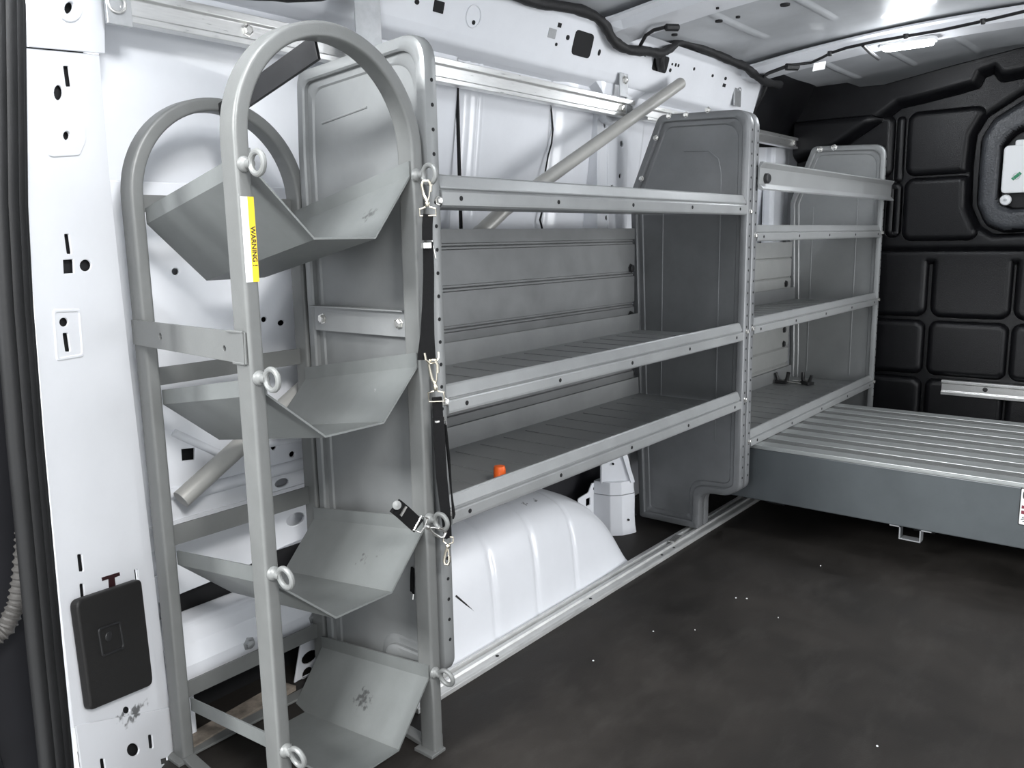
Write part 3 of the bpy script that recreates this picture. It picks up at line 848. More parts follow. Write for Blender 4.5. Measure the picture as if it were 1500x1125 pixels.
# ribbed back sheet
m = MB()
pr = [(.452, .349), (.452, .3475)]
q = []
zz = [(.917, .345), (.886, .345), (.884, .352), (.880, .352), (.878, .346), (.876, .352), (.872, .352), (.870, .345),
      (.792, .345), (.790, .352), (.786, .352), (.784, .346), (.782, .352), (.778, .352), (.776, .345),
      (.700, .345), (.698, .352), (.694, .352), (.692, .346), (.690, .352), (.686, .352), (.684, .345), (.655, .345), (.652, .350), (.648, .345),
      (.575, .345), (.572, .352), (.566, .352), (.563, .345), (.505, .345), (.503, .352), (.499, .352), (.497, .346), (.495, .352), (.491, .352), (.489, .345), (.41, .345)]
poly = [(y, z) for z, y in zz] + [(y + .002, z) for z, y in zz[::-1]]
m.prism(poly, lambda a, b2, d: Vector((d, a, b2)), .0015, 1.188)
m.build('back_panel', M['back'], U1, angle=25)
# strap down the back corner with bolts, fixing bolts on the front flanges
for z in (.955, .625, .43):
    bolt(U1, (1.218, .0, z), (0, -1, 0), .0062); bolt(U1, (-.009, .0, z), (0, -1, 0), .0062)
for z in (.80, .66): bolt(U1, (1.165, .343, z), (0, -1, 0), .011, 'black')
for (u, v) in ((980, 170), (1005, 168), (1037, 161), (961, 202), (940, 262)):
    p = at(u, v, x=1.202); bolt(U1, (1.2015, p.y, p.z), (-1, 0, 0), .0068)
m = MB(); pa, pb = at(519, 20, y=.338), at(557, 20, y=.338); m.box(pa.x, pb.x, .336, .339, 1.19, 1.46)
m.build('roof_stay', M['galv'], U1, bevel=.001)

U2 = empty('shelving_unit', (1.27, 0, 0), 'smaller grey shelving unit with a retaining bar, between the dividing panel and bulkhead', 'shelving')
end_panel(U2, 1.2375, 1.272, *outB, 1, 'panel', 32, (.20, 1.17), label='left end panel back to back with the dividing panel')
outC = ([(0, .11), (0, 1.226), (.285, 1.240), (.370, 1.02), (.348, .40), (.345, .11)], [.02, .05, .03, .03, .05, .03])
end_panel(U2, 2.474, 2.492, *outC, -1, 'panel_light', 30, (.24, 1.17), beads=(((.10, .32), (.10, 1.06), (.11, 1.10), (.14, 1.125), (.2, 1.13)), ((.275, .32), (.275, 1.0))), label='right end panel beside the bulkhead')
for z, d in ((.873, .20), (.610, .335), (.280, .335)): shelf(U2, 1.2735, 2.4725, z, d, .046, back=d > .3)
m = MB()
zz = [(.86, .345), (.80, .345), (.797, .352), (.790, .345), (.72, .345), (.717, .352), (.710, .345), (.62, .345), (.52, .345), (.517, .352), (.51, .345), (.43, .345), (.427, .352), (.42, .345), (.36, .345), (.357, .352), (.35, .345), (.285, .345)]
poly = [(y, z) for z, y in zz] + [(y + .002, z) for z, y in zz[::-1]]
m.prism(poly, lambda a, b2, d: Vector((d, a, b2)), 1.2735, 2.455)
m.build('back_panel', mat('pale_grey_back_sheet', (.36, .365, .355), .42, .2, .06, 12), U2, angle=25)
for z in (.69, .50, .44): bolt(U2, (2.40, .345, z), (0, -1, 0), .012, 'black')
for z in (.89, .63, .30): bolt(U2, (1.256, .0, z), (0, -1, 0), .0062); bolt(U2, (2.478, .0, z), (0, -1, 0), .0062)
for (u, v) in ((1201, 219), (1222, 216)):
    p = at(u, v, x=2.474); bolt(U2, (2.4745, p.y, p.z), (-1, 0, 0), .010)
# drop-down retaining bar across the top
q = [(-.008, 1.014), (-.020, 1.012), (-.022, 1.016), (-.011, 1.027), (-.009, 1.030), (-.011, 1.072), (-.020, 1.084), (-.019, 1.088), (-.010, 1.088), (-.006, 1.072), (-.005, 1.030)]
m = MB(); m.prism(q, lambda a, b2, d: Vector((d, a, b2)), 1.250, 2.535)
rb = m.build('retaining_bar', M['shelf'], U2, angle=25)
m = MB(); m.lathe((1.292, -.010, 1.045), (0, -1, 0), [(.014, 0), (.014, .009), (.011, .012), (.001, .012)], 16); m.build('knob', M['black'], rb)
m = MB(); m.lathe((1.274, .008, 1.045), (0, -1, 0), [(.012, 0), (.012, .012)], 12); m.build('knob', M['black'], rb)
m = MB(); m.lathe((2.512, .004, 1.045), (0, -1, 0), [(.016, -.01), (.016, .007)], 12); m.build('knob', M['black'], rb)

# ------------------------------------------------------------------ gas bottle rack
RK = empty('bottle_rack', (-.205, .17, 0), 'grey welded gas bottle rack with arched tubes and four trough trays', 'bottle rack')
TW, TD = .022, .036
def loop(name, xl, xr, y0, zt, parent):
    cx = (xl + xr) / 2; R = (xr - xl) / 2
    path = [Vector((xl, 0, 0.004))]
    zc = zt - R - TW / 2
    nz = 2
    for i in range(1, nz): path.append(Vector((xl, 0, zc * i / nz)))
    for i in range(41):
        t = PI - PI * i / 40
        path.append(Vector((cx + R * math.cos(t), 0, zc + R * math.sin(t))))
    path.append(Vector((xr, 0, zc / 2))); path.append(Vector((xr, 0, .004)))
    sec = rounded([(-TW / 2, 0), (TW / 2, 0), (TW / 2, TD), (-TW / 2, TD)], .0055, 4)
    rings = []
    for i, p in enumerate(path):
        t = (path[min(i + 1, len(path) - 1)] - path[max(i - 1, 0)]).normalized()
        nrm = Vector((t.z, 0, -t.x))
        rings.append([p + nrm * a + Vector((0, y0 + b2, 0)) for a, b2 in sec])
    m = MB(); m.sweep(rings, True, False, True, 0, True)
    return m.build(name, M['rack'], parent, angle=50)
XL, XR, YF, YR = -.364, -.051, .0, .334
SKX = .030
SK = lambda y: SKX * y / YR          # the rear frame stands a little further forward
fl = loop('front_loop', XL, XR, YF, 1.192, RK)
rl = loop('rear_loop', XL + SKX, XR + SKX, YR, 1.133, RK)
# brace between the crowns
m = MB(); m.bar((-.2075, YF + TD, 1.164), (-.2075 + SKX, YR, 1.106), (0, .004, .017), (.0028, 0, 0)); m.build('crown_brace', M['darksteel'], RK, bevel=.0006)
# trays
stain = []
trays = [(.990, .896, .064), (.690, .611, .055), (.413, .329, .055), (.146, .048, .058)]
for i, (S, B, drop) in enumerate(trays):
    xa, xb = XL + TW / 2 + .001, XR - TW / 2 - .001
    pf = [(xa, S + .024), (xa, S), (-.256, B), (-.141, B), (xb, S), (xb, S + .024)]
    pi2 = inset([pf[0]] + pf[1:5] + [pf[5]], 0)
    th = .003
    inner = [(xa + th, S + .024), (xa + th, S + .001), (-.255, B + th), (-.142, B + th), (xb - th, S + .001), (xb - th, S + .024)]
    rings = []
    y0, y1 = .006, YR + .004
    for k2 in range(9):
        t = k2 / 8; y = y0 + (y1 - y0) * t
        rings.append([Vector((a + SK(y), y, z - drop * t)) for a, z in pf + inner[::-1]])
    m = MB(); m.sweep(rings, True, False, True, 0, False)
    # caps of a concave ring need splitting: strips
    dark = (.05, .05, .05)
    mt = M['tray'].copy(); mt.name = 'grey_tray_paint_%d' % i
    if i == 0: st = [(at(493, 340, y=.06)[:], .016, (.10, .06, .035), (1, .8, 1)), (at(547, 318, y=.06)[:], .012, (.06, .06, .06), (1, .6, 1))]
    elif i == 1: st = [(at(503, 587, y=.10)[:], .018, (.10, .105, .10), (1, .6, 1)), (at(555, 578, y=.08)[:], .008, (.45, .45, .45), (1, .5, 1))]
    elif i == 2: st = [(at(519, 813, y=.13)[:], .016, dark, (1, .7, 1)), (at(566, 818, y=.08)[:], .012, dark, (1, .6, 1)), (at(460, 872, y=.07)[:], .013, dark, (1, .6, 1))]
    else: st = [(at(527, 1020, y=.15)[:], .020, dark, (1, .8, 1)), (at(575, 1036, y=.09)[:], .010, (.09, .09, .07), (1, .6, 1)), (at(580, 1044, y=.09)[:], .018, (.30, .27, .06), (1, .7, 1))]
    spots(mt, st, 120)
    m.build('tray', mt, RK, angle=12)
    # weld tabs
    zr = {0: (.945, .972), 1: (.664, .694), 2: (.386, .421), 3: (.104, .134)}[i]
    m = MB(); m.box(XL + SKX + TW / 2, XR + SKX - TW / 2, YR + .020, YR + .024, zr[0], zr[1]); m.build('rear_strap', M['rack'], RK, bevel=.0006)
# flat bar on the outer side
m = MB()
me_ = plate_mesh([(-.004, .738), (YR + .03, .733), (YR + .03, .772), (-.004, .779)][::1], [circ(.055, .752, .0042), circ(.262, .755, .0055)], .005, .0006)
me_ = plate_mesh([(.008, .735), (YR + .034, .735), (YR + .034, .775), (.008, .777)], [circ(.06, .752, .0042), circ(.262, .755, .0055)], .005, .0006)
m.mesh(mapped(me_, lambda a, b2, w: Vector((XL - TW / 2 - .0026 + SK(a) + w, a, b2))))
m.tube([(XL - TW / 2 - .003, .006, .735), (XL - TW / 2 - .002, .006, .777)], .0014, 6); m.tube([(XL - TW / 2 - .003, .008, .777), (XL - TW / 2 - .003, .045, .777)], .002, 6); m.tube([(XL - TW / 2 - .003, .008, .735), (XL - TW / 2 - .003, .035, .735)], .002, 6)
m.build('side_bar', M['rack'], RK)
# bars on the floor and foot plates
for x in (XL, XR):
    m = MB(); m.obox((x + SKX / 2, (YF + TD + YR) / 2, .006), (SKX * .44, (YR - YF - TD) / 2, 0), (.011, 0, 0), (0, 0, .004)); m.build('base_bar', M['rack'], RK, bevel=.001)
for x, y in ((XL, YF), (XR, YF), (XL + SKX, YR), (XR + SKX, YR)):
    m = MB()
    x0, x1 = (x - .013, x + .0115)
    m.box(x0 - .01, x1, y - .004, y + TD + .004, 0, .006)
    if y < .1: m.prism([(x + .0112, .004), (x + .0132, .004), (x + .0132, .028), (x + .0112, .032)], lambda a, b2, d: Vector((a, d, b2)), y + .004, y + TD)
    m.build('foot_plate', M['rack'], RK, bevel=.0008)
m = MB(); m.box(XL + SKX + .011, XR + SKX - .011, YR + .004, YR + .03, .002, .007); m.build('base_bar', M['rack'], RK, bevel=.001)
# eyebolts
def eyebolt(x, u, v, rot=0.0):
    z = at(u, v, y=-.029).z
    m = MB()
    m.lathe((x, .001, z), (0, -1, 0), [(.0095, 0), (.0105, .002), (.0095, .006), (.0060, .009), (.0055, .018)], 18)
    n = Vector((math.cos(rot), math.sin(rot) * .3, math.sin(rot)))
    m.torus((x, -.029, z), n, .0138, .0040, 30, 10)
    return m.build('eyebolt', M['eye'], RK)
for u, v, r in ((372, 238, 0), (395, 557, 0), (415, 848, .1), (432, 1112, .15)): eyebolt(XL, u, v, r)
for u, v, r in ((625, 255, 0), (637, 768, .1), (650, 995, .2)): eyebolt(XR - .006, u, v, r)
# warning label wrapped on the front of the left leg
zt, zb = at(364, 288, y=-.001).z, at(372, 413, y=-.001).z
wl = MB(); wl.box(XL - .0085, XL + .001, -.0008, .0004, zb, zt)
lab = wl.build('warning_label', M['paper'], RK); lab['label'] = 'white and yellow warning sticker'
wl = MB(); wl.box(XL + .001, XL + .0105, -.0008, .0004, zb, zt); wl.build('yellow_band', M['yellow'], lab)
def text_mesh(body, size):
    cu = bpy.data.curves.new('text', 'FONT'); cu.body = body; cu.size = size; cu.extrude = .0001; cu.offset = .00022; cu.align_x = 'CENTER'; cu.align_y = 'CENTER'
    o = bpy.data.objects.new('text', cu); COL.objects.link(o)
    dg = bpy.context.evaluated_depsgraph_get()
    me = bpy.data.meshes.new_from_object(o.evaluated_get(dg)); bpy.data.objects.remove(o)
    return me
def text_on(body, size, fn, name, mt, parent):
    m = MB(); m.mesh(mapped(text_mesh(body, size), fn)); return m.build(name, M[mt], parent, auto=False)
zc = (zt * .42 + zb * .58)
text_on('WARNING !', .0095, lambda a, b2, w: Vector((XL + .0057 + b2, -.0010 - w, zc - a)), 'label_lettering', 'ink', lab)
m = MB()
for k2 in range(5):
    x = XL - .0072 + k2 * .0015
    z = zt - .012
    while z > zb + .012:
        l = random.uniform(.003, .009); m.box(x, x + .0006, -.0010, -.0007, max(z - l, zb + .01), z); z -= l + random.uniform(.0012, .003)
m.build('small_print', M['greyink'], lab)
# fixing bar bolted between rack and end panel
pa, pb = at(463, 466, x=-.036), at(586, 474, x=-.036)
m = MB(); m.box(-.0345, -.0305, .055, .300, pa.z - .022, pa.z + .022); m.box(-.047, -.0305, .055, .300, pa.z + .0215, pa.z + .024)
fb = m.build('fixing_bar', M['shelf'], RK)
for (u, v) in ((472, 467), (584, 474)):
    p = at(u, v, x=-.036); bolt(fb, (-.0345, p.y, p.z), (-1, 0, 0), .008)

# ------------------------------------------------------------------ straps on the rack
def ribbon(m, pts, wdir, w, t=.0022, mi=0):
    pts = [Vector(p) for p in pts]; n = len(pts)
    rings = []
    for i, p in enumerate(pts):
        tg = (pts[min(i + 1, n - 1)] - pts[max(i - 1, 0)]).normalized()
        ww = Vector(wdir[i] if isinstance(wdir, list) else wdir)
        ww = (ww - tg * ww.dot(tg)).normalized(); nn = tg.cross(ww)
        wi = w[i] if isinstance(w, list) else w
        rings.append([p + ww * wi / 2 + nn * t / 2, p - ww * wi / 2 + nn * t / 2, p - ww * wi / 2 - nn * t / 2, p + ww * wi / 2 - nn * t / 2])
    m.sweep(rings, True, False, True, mi, False)
def snap_hook(parent, top, bot, name='snap_hook', mt='brass', wx=.014, yv=(.55, -.83, 0)):
    """swivel snap hook from its nose (top) to its eye (bot)"""
    top, bot = Vector(top), Vector(bot); ax = (bot - top); L_ = ax.length; ax.normalize()
    s = Vector(yv); s = (s - ax * s.dot(ax)).normalized()
    m = MB()
    p = [top + ax * (L_ * .30) + s * wx * .45, top + ax * (L_ * .10) + s * wx * .5, top + s * wx * .3 - ax * .001, top - s * wx * .3 - ax * .001, top + ax * (L_ * .10) - s * wx * .5, top + ax * (L_ * .40) - s * wx * .35, top + ax * (L_ * .62)]
    m.tube(p, .0024, 8)
    m.tube([top + ax * (L_ * .06) + s * wx * .48, top + ax * (L_ * .45) + s * wx * .25, top + ax * (L_ * .60)], .0013, 8)
    m.lathe(top + ax * (L_ * .58), ax, [(.0028, 0), (.0040, L_ * .04), (.0040, L_ * .10), (.0025, L_ * .15)], 10)
    a, b2 = top + ax * (L_ * .74), bot
    m.tube([a + s * .003, a + s * wx * .9 + ax * .003, b2 + s * wx * .9, b2 - s * wx * .9, a - s * wx * .9 + ax * .003, a - s * .003], .0017, 8)
    return m.build(name, M[mt], parent)
V = Vector
W0 = (.83, -.56, 0)       # webbing broadside to the aisle corner
def S(u, v, y=-.03): return at(u, v, y=y)
sA = empty('tie_strap', S(626, 300), 'long black webbing strap hanging from the top right eyebolt', 'strap')
snap_hook(sA, S(624, 266, -.031), S(627, 316, -.031))
m = MB(); ribbon(m, [S(627, 314), S(626, 330), S(626, 352)], (.83, -.56, 0), .0155, .006); m.build('stitched_end', M['web'], sA)
m = MB(); c = S(626, 359); m.box(c.x - .012, c.x + .008, c.y - .004, c.y + .002, c.z - .005, c.z + .004); m.tube([S(632, 349, -.033), S(635, 365, -.034), S(638, 378, -.033)], .0016, 8); m.build('buckle', M['zinc'], sA, bevel=.0005)
m = MB(); ribbon(m, [S(627, 354), S(628, 400), S(627, 450), S(626, 490), S(625, 519), S(625, 527)], (.83, -.56, 0), [.016, .017, .0185, .022, .028, .029], .0030); m.build('webbing', M['web'], sA)
sB = empty('tie_strap', S(640, 600), 'black webbing strap looped below the nickel hook at mid height on the right upright', 'strap')
m = MB(); m.tube([S(622, 517, -.034), S(624, 527, -.036), S(629, 532, -.036), S(638, 531, -.036), S(642, 524, -.036), S(642, 516, -.034)], .0019, 8); m.build('d_ring', M['brass'], sB)
snap_hook(sB, S(634, 528, -.037), S(640, 588, -.034))
m = MB(); ribbon(m, [S(640, 582), S(641, 598), S(642, 614)], (.83, -.56, 0), .0155, .007); m.build('stitched_end', M['web'], sB)
m = MB(); ribbon(m, [S(642, 612, -.032), S(644, 650, -.033), S(647, 700, -.034), S(652, 745, -.034), S(655, 775, -.034), S(656, 788, -.034)], (.83, -.56, 0), [.018, .0185, .018, .0165, .014, .013], .0026)
m.build('webbing', M['web'], sB)
m = MB(); ribbon(m, [S(652, 622, -.026), S(657, 670, -.024), S(661, 720, -.022), S(665, 757, -.020)], [(.5, .8, 0), (.5, .8, 0), (.7, .7, 0), (.8, .5, 0)], [.012, .013, .014, .016], .0026); m.build('webbing_tail', M['web'], sB)
m = MB(); c = S(644, 616); m.box(c.x - .011, c.x + .009, c.y - .004, c.y + .002, c.z - .0015, c.z + .0015); m.tube([S(650, 610, -.034), S(654, 622, -.034)], .0014, 8); m.build('buckle', M['zinc'], sB)
snap_hook(sB, S(654, 826, -.034), S(657, 786, -.034), wx=.009)
sC = empty('tie_strap', S(600, 755), 'short black strap with a snap hook clipped to the third right eyebolt', 'strap')
m = MB(); ribbon(m, [S(579, 741), S(590, 750), S(603, 762), S(612, 770)], (.35, -.2, .9), .024, .006); m.build('webbing', M['web'], sC)
m = MB(); m.lathe(S(581, 740, -.036), (-.5, -.8, .3), [(.007, 0), (.007, .003), (.001, .005)], 14); m.build('rivet', M['eye'], sC)
m = MB(); ribbon(m, [S(587, 756, -.036), S(595, 742, -.036)], (.8, 0, -.5), .004, .002); m.build('keeper', M['zinc'], sC)
m = MB(); ribbon(m, [S(605, 832, .075), S(604, 850, .075), S(604, 868, .075)], (.4, .9, 0), .016, .003); m.build('webbing_tail', M['web'], sC)
m = MB(); m.tube([S(602, 868, .075), S(606, 868, .075), S(605, 878, .075)], .0016, 8); m.build('d_ring', M['zinc'], sC)
snap_hook(sC, S(651, 783, -.034), S(612, 766, -.034), mt='zinc', yv=(.3, -.2, .9))

# ------------------------------------------------------------------ bent grey conduit leaning behind the shelves
ends = [at(997, 122, y=.335), at(807, 258, y=.345)]
dn = [at(350, 655, y=.405), at(265, 732, y=.405)]
p0, p1 = ends[0], ends[1] + (ends[1] - ends[0]) * .28
p3, p2 = dn[1], dn[0] + (dn[0] - dn[1]) * 4.6
pts = [p0.lerp(p1, i / 10) for i in range(11)]
for i in range(1, 12):
    t = i / 12; c = (p1 + p2) / 2 + Vector((.01, 0, -.004))
    pts.append(p1 * (1 - t) ** 2 + c * 2 * t * (1 - t) + p2 * t * t)
pts += [p2.lerp(p3, i / 10) for i in range(11)]
m = MB(); m.tube(pts, .0175, 20)
tag(m.build('conduit_tube', M['tube']), 'bent grey tube slanting across the wall behind the shelves', 'tube')
m = MB()

# ------------------------------------------------------------------ drawer platform across the front
BX0, BX1, BY0, BY1, BZ0, BZ1 = 1.312, 2.062, -1.25, .11, .112, .280
BN = empty('drawer_platform', (1.7, -.5, 0), 'low grey steel drawer platform with striped aluminium deck before the bulkhead', 'platform')
m = MB(); m.box(BX0, BX1, BY0, BY1, BZ0, BZ1 - .012); m.build('body', M['bench'], BN, bevel=.003)
m = MB(); m.box(BX0 - .002, BX1, BY0, BY1, BZ1 - .012, BZ1 - .004)
n8 = 8; pitch = (BX1 - BX0 + .05) / n8
for i in range(n8):
    x = BX0 - .002 + i * pitch
    m.box(x, x + pitch - .052 + .004, BY0, BY1, BZ1 - .006, BZ1)
m.build('deck', M['deck'], BN, bevel=.0012)
for i in range(n8 - 1):
    x = BX0 - .002 + i * pitch + pitch - .048
    m = MB(); m.box(x, x + .048, BY0, BY1, BZ1 - .005, BZ1 - .0012); m.build('grip_strip', M['grip'], BN)
# legs and the hat-shaped bracket under the front
for x in (BX0 + .34, BX1 - .10):
    for y in (BY0 + .10, -.40, BY1 - .05):
        m = MB(); m.box(x - .02, x + .02, y - .03, y + .03, 0, BZ0); m.build('leg', M['black'], BN)
c = at(1333, 780, x=BX0 + .003)
m = MB()
zb = .076; w = .024
for a, b2, z0, z1 in ((c.y - w - .028, c.y - w, BZ0 - .003, BZ0), (c.y + w, c.y + w + .028, BZ0 - .003, BZ0), (c.y - w, c.y + w, zb, zb + .003)):
    m.box(BX0 + .001, BX0 + .03, a, b2, z0, z1)
m.box(BX0 + .001, BX0 + .03, c.y - w - .003, c.y - w, zb, BZ0); m.box(BX0 + .001, BX0 + .03, c.y + w, c.y + w + .003, zb, BZ0)
m.build('hat_bracket', M['galv'], BN)
# printed label at its right
y0 = at(1493, 740, x=BX0).y; z1, z0 = at(1497, 714, x=BX0).z, at(1494, 769, x=BX0).z
def stick(name, ya, yb, za, zb2, mt, off, par, r=.0):
    m = MB(); pl = rounded([(ya, za), (yb, za), (yb, zb2), (ya, zb2)], r, 4) if r else [(ya, za), (yb, za), (yb, zb2), (ya, zb2)]
    m.prism(pl, lambda a, b2, d: Vector((d, a, b2)), BX0 - off, BX0 + .0002)
    return m.build(name, M[mt], par)
lb = stick('printed_label', y0, y0 - .085, z0, z1, 'ink', .0006, BN, .004)
lb['label'] = 'white label with a black border'
stick('label_field', y0 - .0025, y0 - .0825, z0 + .0025, z1 - .0025, 'paper', .0009, lb, .003)
stick('label_emblem', y0 - .006, y0 - .030, z1 - .030, z1 - .006, 'ink', .0011, lb, .009)
stick('label_bar', y0 - .0055, y0 - .078, z0 + .043, z0 + .051, 'red', .0011, lb)
stick('label_bar', y0 - .0055, y0 - .078, z0 + .029, z0 + .038, 'red', .0011, lb)
m = MB()
for a, b2 in (((.008, .020), (.016, .024)), ((.006, .015), (.014, .018)), ((.010, .010), (.018, .014))):
    m.bar((BX0 - .0010, y0 - a[0], z0 + a[1]), (BX0 - .0010, y0 - b2[0], z0 + b2[1]), (0, 0, .0012), (.0002, 0, 0))
m.build('label_lettering', M['ink'], lb)

# ------------------------------------------------------------------ bulkhead cover with green mark
yk0, yk1 = at(1468, 260, x=2.60).y, -.66
zk0, zk1 = at(1480, 283, x=2.60).z, at(1485, 213, x=2.60).z
ck = empty('bulkhead_hatch', (2.60, (yk0 + yk1) / 2, zk0), 'white plastic hatch with a green mark set in the black bulkhead', 'hatch')
m = MB(); m.mesh(mapped(plate_mesh(rounded([(yk0, zk0), (yk0, zk1), (yk1, zk1), (yk1, zk0)], .018, 6), [], .018, .005, 3), YZ(2.597)))
m.mesh(mapped(plate_mesh(rounded([(yk0 - .035, zk1 - .01), (yk0 - .035, zk1 + .018), (yk0 - .10, zk1 + .018), (yk0 - .10, zk1 - .01)], .008, 4), [], .014, .003, 2), YZ(2.598)))
m.build('hatch_panel', M['plastic_white'], ck)
c = at(1489, 258, x=2.587)
m = MB(); ax = Vector((0, -.75, .66)).normalized(); m.obox(c, ax * .017, Vector((1, 0, 0)).cross(ax) * .0055, Vector((.0006, 0, 0))); m.build('green_stripe', M['green'], ck)
m = MB(); m.torus(c, (1, 0, 0), .011, .0008, 20, 6); m.build('mark_ring', M['greyink'], ck)
c = at(1473, 293, x=2.60)
m = MB(); m.lathe(c + Vector((.006, 0, 0)), (-1, 0, 0), [(.019, 0), (.020, .008), (.017, .014), (.006, .016), (.001, .016)], 20); m.build('latch_knob', M['plastic_white'], ck)
m = MB(); m.lathe(c + Vector((-.0095, 0, 0)), (-1, 0, 0), [(.006, 0), (.005, .003), (.0005, .0035)], 8); m.build('latch_screw', M['galv'], ck)

# ------------------------------------------------------------------ wiring
def wire_pts(px, y, n=6):
    base = [at(u, v, y=yy_) for (u, v), yy_ in zip(px, y)]
    out = []
    k = len(base)
    for i in range(k - 1):
        pm, p, q, r = base[max(i - 1, 0)], base[i], base[i + 1], base[min(i + 2, k - 1)]
        for j in range(n):
            t = j / n
            out.append(.5 * ((2 * p) + (q - pm) * t + (2 * pm - 5 * p + 4 * q - r) * t * t + (3 * p - pm - 3 * q + r) * t ** 3))
    out.append(base[-1])
    return out
hp = [(300, -22), (420, -8), (520, -18), (640, -32), (730, -14), (790, 4), (850, 15), (882, 32), (898, 58), (918, 72), (948, 75), (968, 78), (982, 70), (996, 62), (1020, 68), (1050, 80), (1075, 91), (1092, 98), (1106, 110), (1122, 120), (1142, 124)]
WH = empty('wiring_harness', (1.0, .34, 1.45), 'thick black taped wiring harness running along the roof edge above the shelves', 'wiring')
pts = wire_pts(hp, [.335] * 14 + [.325, .32, .31, .30, .295, .295, .30], 6)
m = MB(); m.tube(pts, .014, 12, radii=[.0135 + .0012 * math.sin(i * .9) + .0008 * math.sin(i * 2.3) for i in range(len(pts))]); m.build('main_loom', M['loom'], WH)
m = MB(); m.tube(wire_pts([(968, 78), (967, 90), (968, 100)], [.335, .345, .36], 5), .013, 10); m.build('branch', M['loom'], WH)
m = MB(); m.tube([at(938, 66, y=.33), at(946, 52, z=1.440), at(958, 44, z=1.440), at(974, 40, z=1.440)], .005, 8)
m.lathe(at(974, 40, z=1.440), (.75, -.66, .0), [(.006, 0), (.010, .004), (.010, .036), (.006, .04)], 8); m.build('connector', M['loom'], WH)
m = MB(); m.tube([at(1112, 116, y=.33), at(1126, 107, z=1.438), at(1150, 98, z=1.440)], .006, 8)
m.lathe(at(1150, 98, z=1.440), (.75, -.66, .0), [(.006, 0), (.012, .004), (.012, .045), (.006, .05)], 8); m.build('connector', M['loom'], WH)
WB = empty('roof_wire', (2.0, -.1, 1.45), 'thin black wire clipped along the front roof bow beside the dome lamp', 'wiring')
def on_z(lst, z): return [at(u, v, z=z) for u, v in lst]
bw = [(1150, 96), (1188, 92), (1205, 84), (1216, 78), (1240, 70), (1280, 61), (1327, 53), (1380, 44), (1440, 31), (1520, 12)]
zs_ = [1.452, 1.456, 1.460, 1.462, 1.468, 1.472, 1.478, 1.482, 1.487, 1.490]
bz = [at(u, v, z=zq - .008) for (u, v), zq in zip(bw, zs_)]
m = MB(); m.tube(bz, .0045, 8); m.build('wire', M['loom'], WB)
for i in (3, 6, 8):
    m = MB(); m.lathe(bz[i] + Vector((0, 0, .006)), (0, 0, -1), [(.008, 0), (.009, .006), (.006, .014), (.001, .015)], 10); m.build('clip', M['black'], WB)
m = MB(); m.tube([at(1264, 66, z=1.462), at(1274, 76, z=1.46), at(1287, 86, z=1.46)], .006, 8); m.build('lamp_lead', M['loom'], WB)
c = at(1200, 97, z=1.448)
r_ = ROT @ Vector((1, 0, 0)); u_ = ROT @ Vector((0, 1, 0))
m = MB(); m.obox(c, Vector((.60, -.70, .16)).normalized() * .021, Vector((.1, -.1, 1)).normalized() * .013, Vector((.7, .7, 0)) * .0008)
tg = m.build('cable_tag', M['paper'], WB); tg['label'] = 'white paper tag on the wire'

# ------------------------------------------------------------------ LED dome lamps under the roof
def dome(x, y, z, label, power):
    e = empty('dome_lamp', (x, y, z), label, 'lamp', 'roof dome lamps')
    m = MB(); m.mesh(mapped(plate_mesh(rounded(rect(-.035, .035, -.085, .085), .03, 6), [], .012, .003, 2), lambda a, b2, w: Vector((x + a, y + b2, z + .012 + w)))); m.build('housing', M['plastic_white'], e)
    m = MB(); m.mesh(mapped(plate_mesh(rounded(rect(-.028, .028, -.076, .076), .026, 6), [], .012, .004, 2), lambda a, b2, w: Vector((x + a, y + b2, z + .002 + w)))); m.build('lens', M['lens'], e)
    l = bpy.data.lights.new('dome_light', 'POINT'); l.shadow_soft_size = .035; l.energy = power; l.color = (.95, .975, 1.0)
    o = bpy.data.objects.new('dome_light', l); o.location = (0, 0, -.048); COL.objects.link(o); o.parent = e
    return e
c = at(1330, 68, z=1.475)
dome(c.x, c.y, 1.475, 'glowing white LED dome lamp under the front roof bow', 1.3)
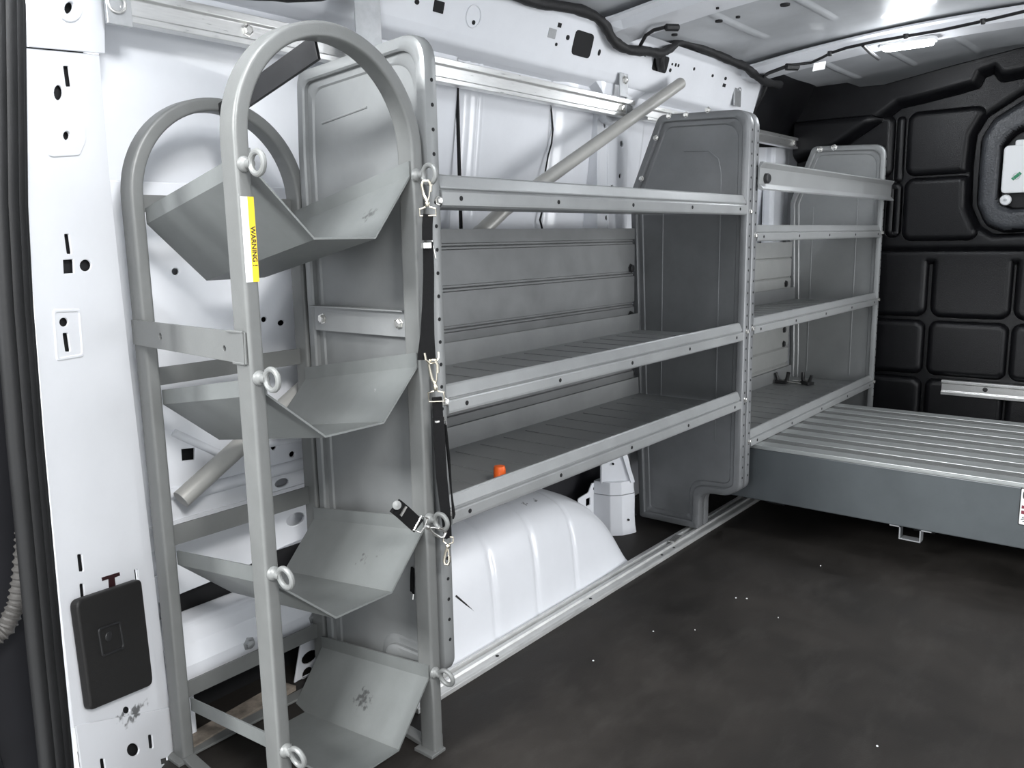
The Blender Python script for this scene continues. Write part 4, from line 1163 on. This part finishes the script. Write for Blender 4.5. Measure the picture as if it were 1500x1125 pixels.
dome(1.10, -.50, 1.475, 'LED dome lamp on the middle roof bow, above the frame', 1.7)
dome(-.45, -.22, 1.478, 'LED dome lamp under the rear roof edge, above the frame', 3.6)

# ------------------------------------------------------------------ small things left lying about
p = at(732, 697, y=.05)
oc = MB(); zb = .4206  # orange bottle cap standing on the shelf deck
oc.lathe((p.x, .05, zb), (0, 0, 1), [(.0135, 0), (.0135, .010), (.012, .013), (.012, .034), (.0105, .040), (.001, .041)], 14)
tag(oc.build('orange_cap', M['orange']), 'small orange plastic plug standing on the lowest shelf of the large unit', 'cap')
def clamp(x, y, ang, label):
    e = empty('spring_clamp', (x, y, .2946), label, 'clamp', 'clamps on the lowest front shelf')
    R_ = Matrix.Rotation(ang, 3, 'Z'); o_ = Vector((x, y, .2962))
    T = lambda a: o_ + R_ @ Vector(a)
    m = MB(); m.tube([T((0, -.018, .004)), T((.004, -.02, .02)), T((.0, -.026, .045))], .008, 8); m.tube([T((0, .018, .004)), T((.004, .02, .018)), T((0, .026, .040))], .007, 8)
    m.obox(T((0, 0, .006)), R_ @ Vector((.016, 0, 0)), R_ @ Vector((0, .024, 0)), Vector((0, 0, .006))); m.build('clamp_body', M['black'], e, bevel=.002)
    m = MB(); m.tube([T((.0, .0, .010)), T((.0, -.05, .006)), T((.004, -.078, .004))], .003, 8); m.build('clamp_rod', M['zinc'], e)
    return e
clamp(2.28, .300, 0.0, 'black clamp standing against the back panel on the lowest front shelf')
clamp(2.30, .205, 2.6, 'black clamp nearer the aisle on the lowest front shelf, with bright rod')
lt = MB()
for (u, v) in ((957, 925), (1018, 923), (1094, 877), (1078, 876), (869, 968), (1285, 1093), (1202, 829), (640, 1031), (1140, 905)):
    p = at(u, v, z=.001); r = random.uniform(.0012, .0026)
    lt.lathe(p, (0, 0, 1), [(r, 0), (r * .9, .001), (r * .3, .002)], 5)
o = lt.build('crumbs', M['paper']); tag(o, 'tiny white crumbs scattered on the dark floor mat', 'crumbs'); o['kind'] = 'stuff'
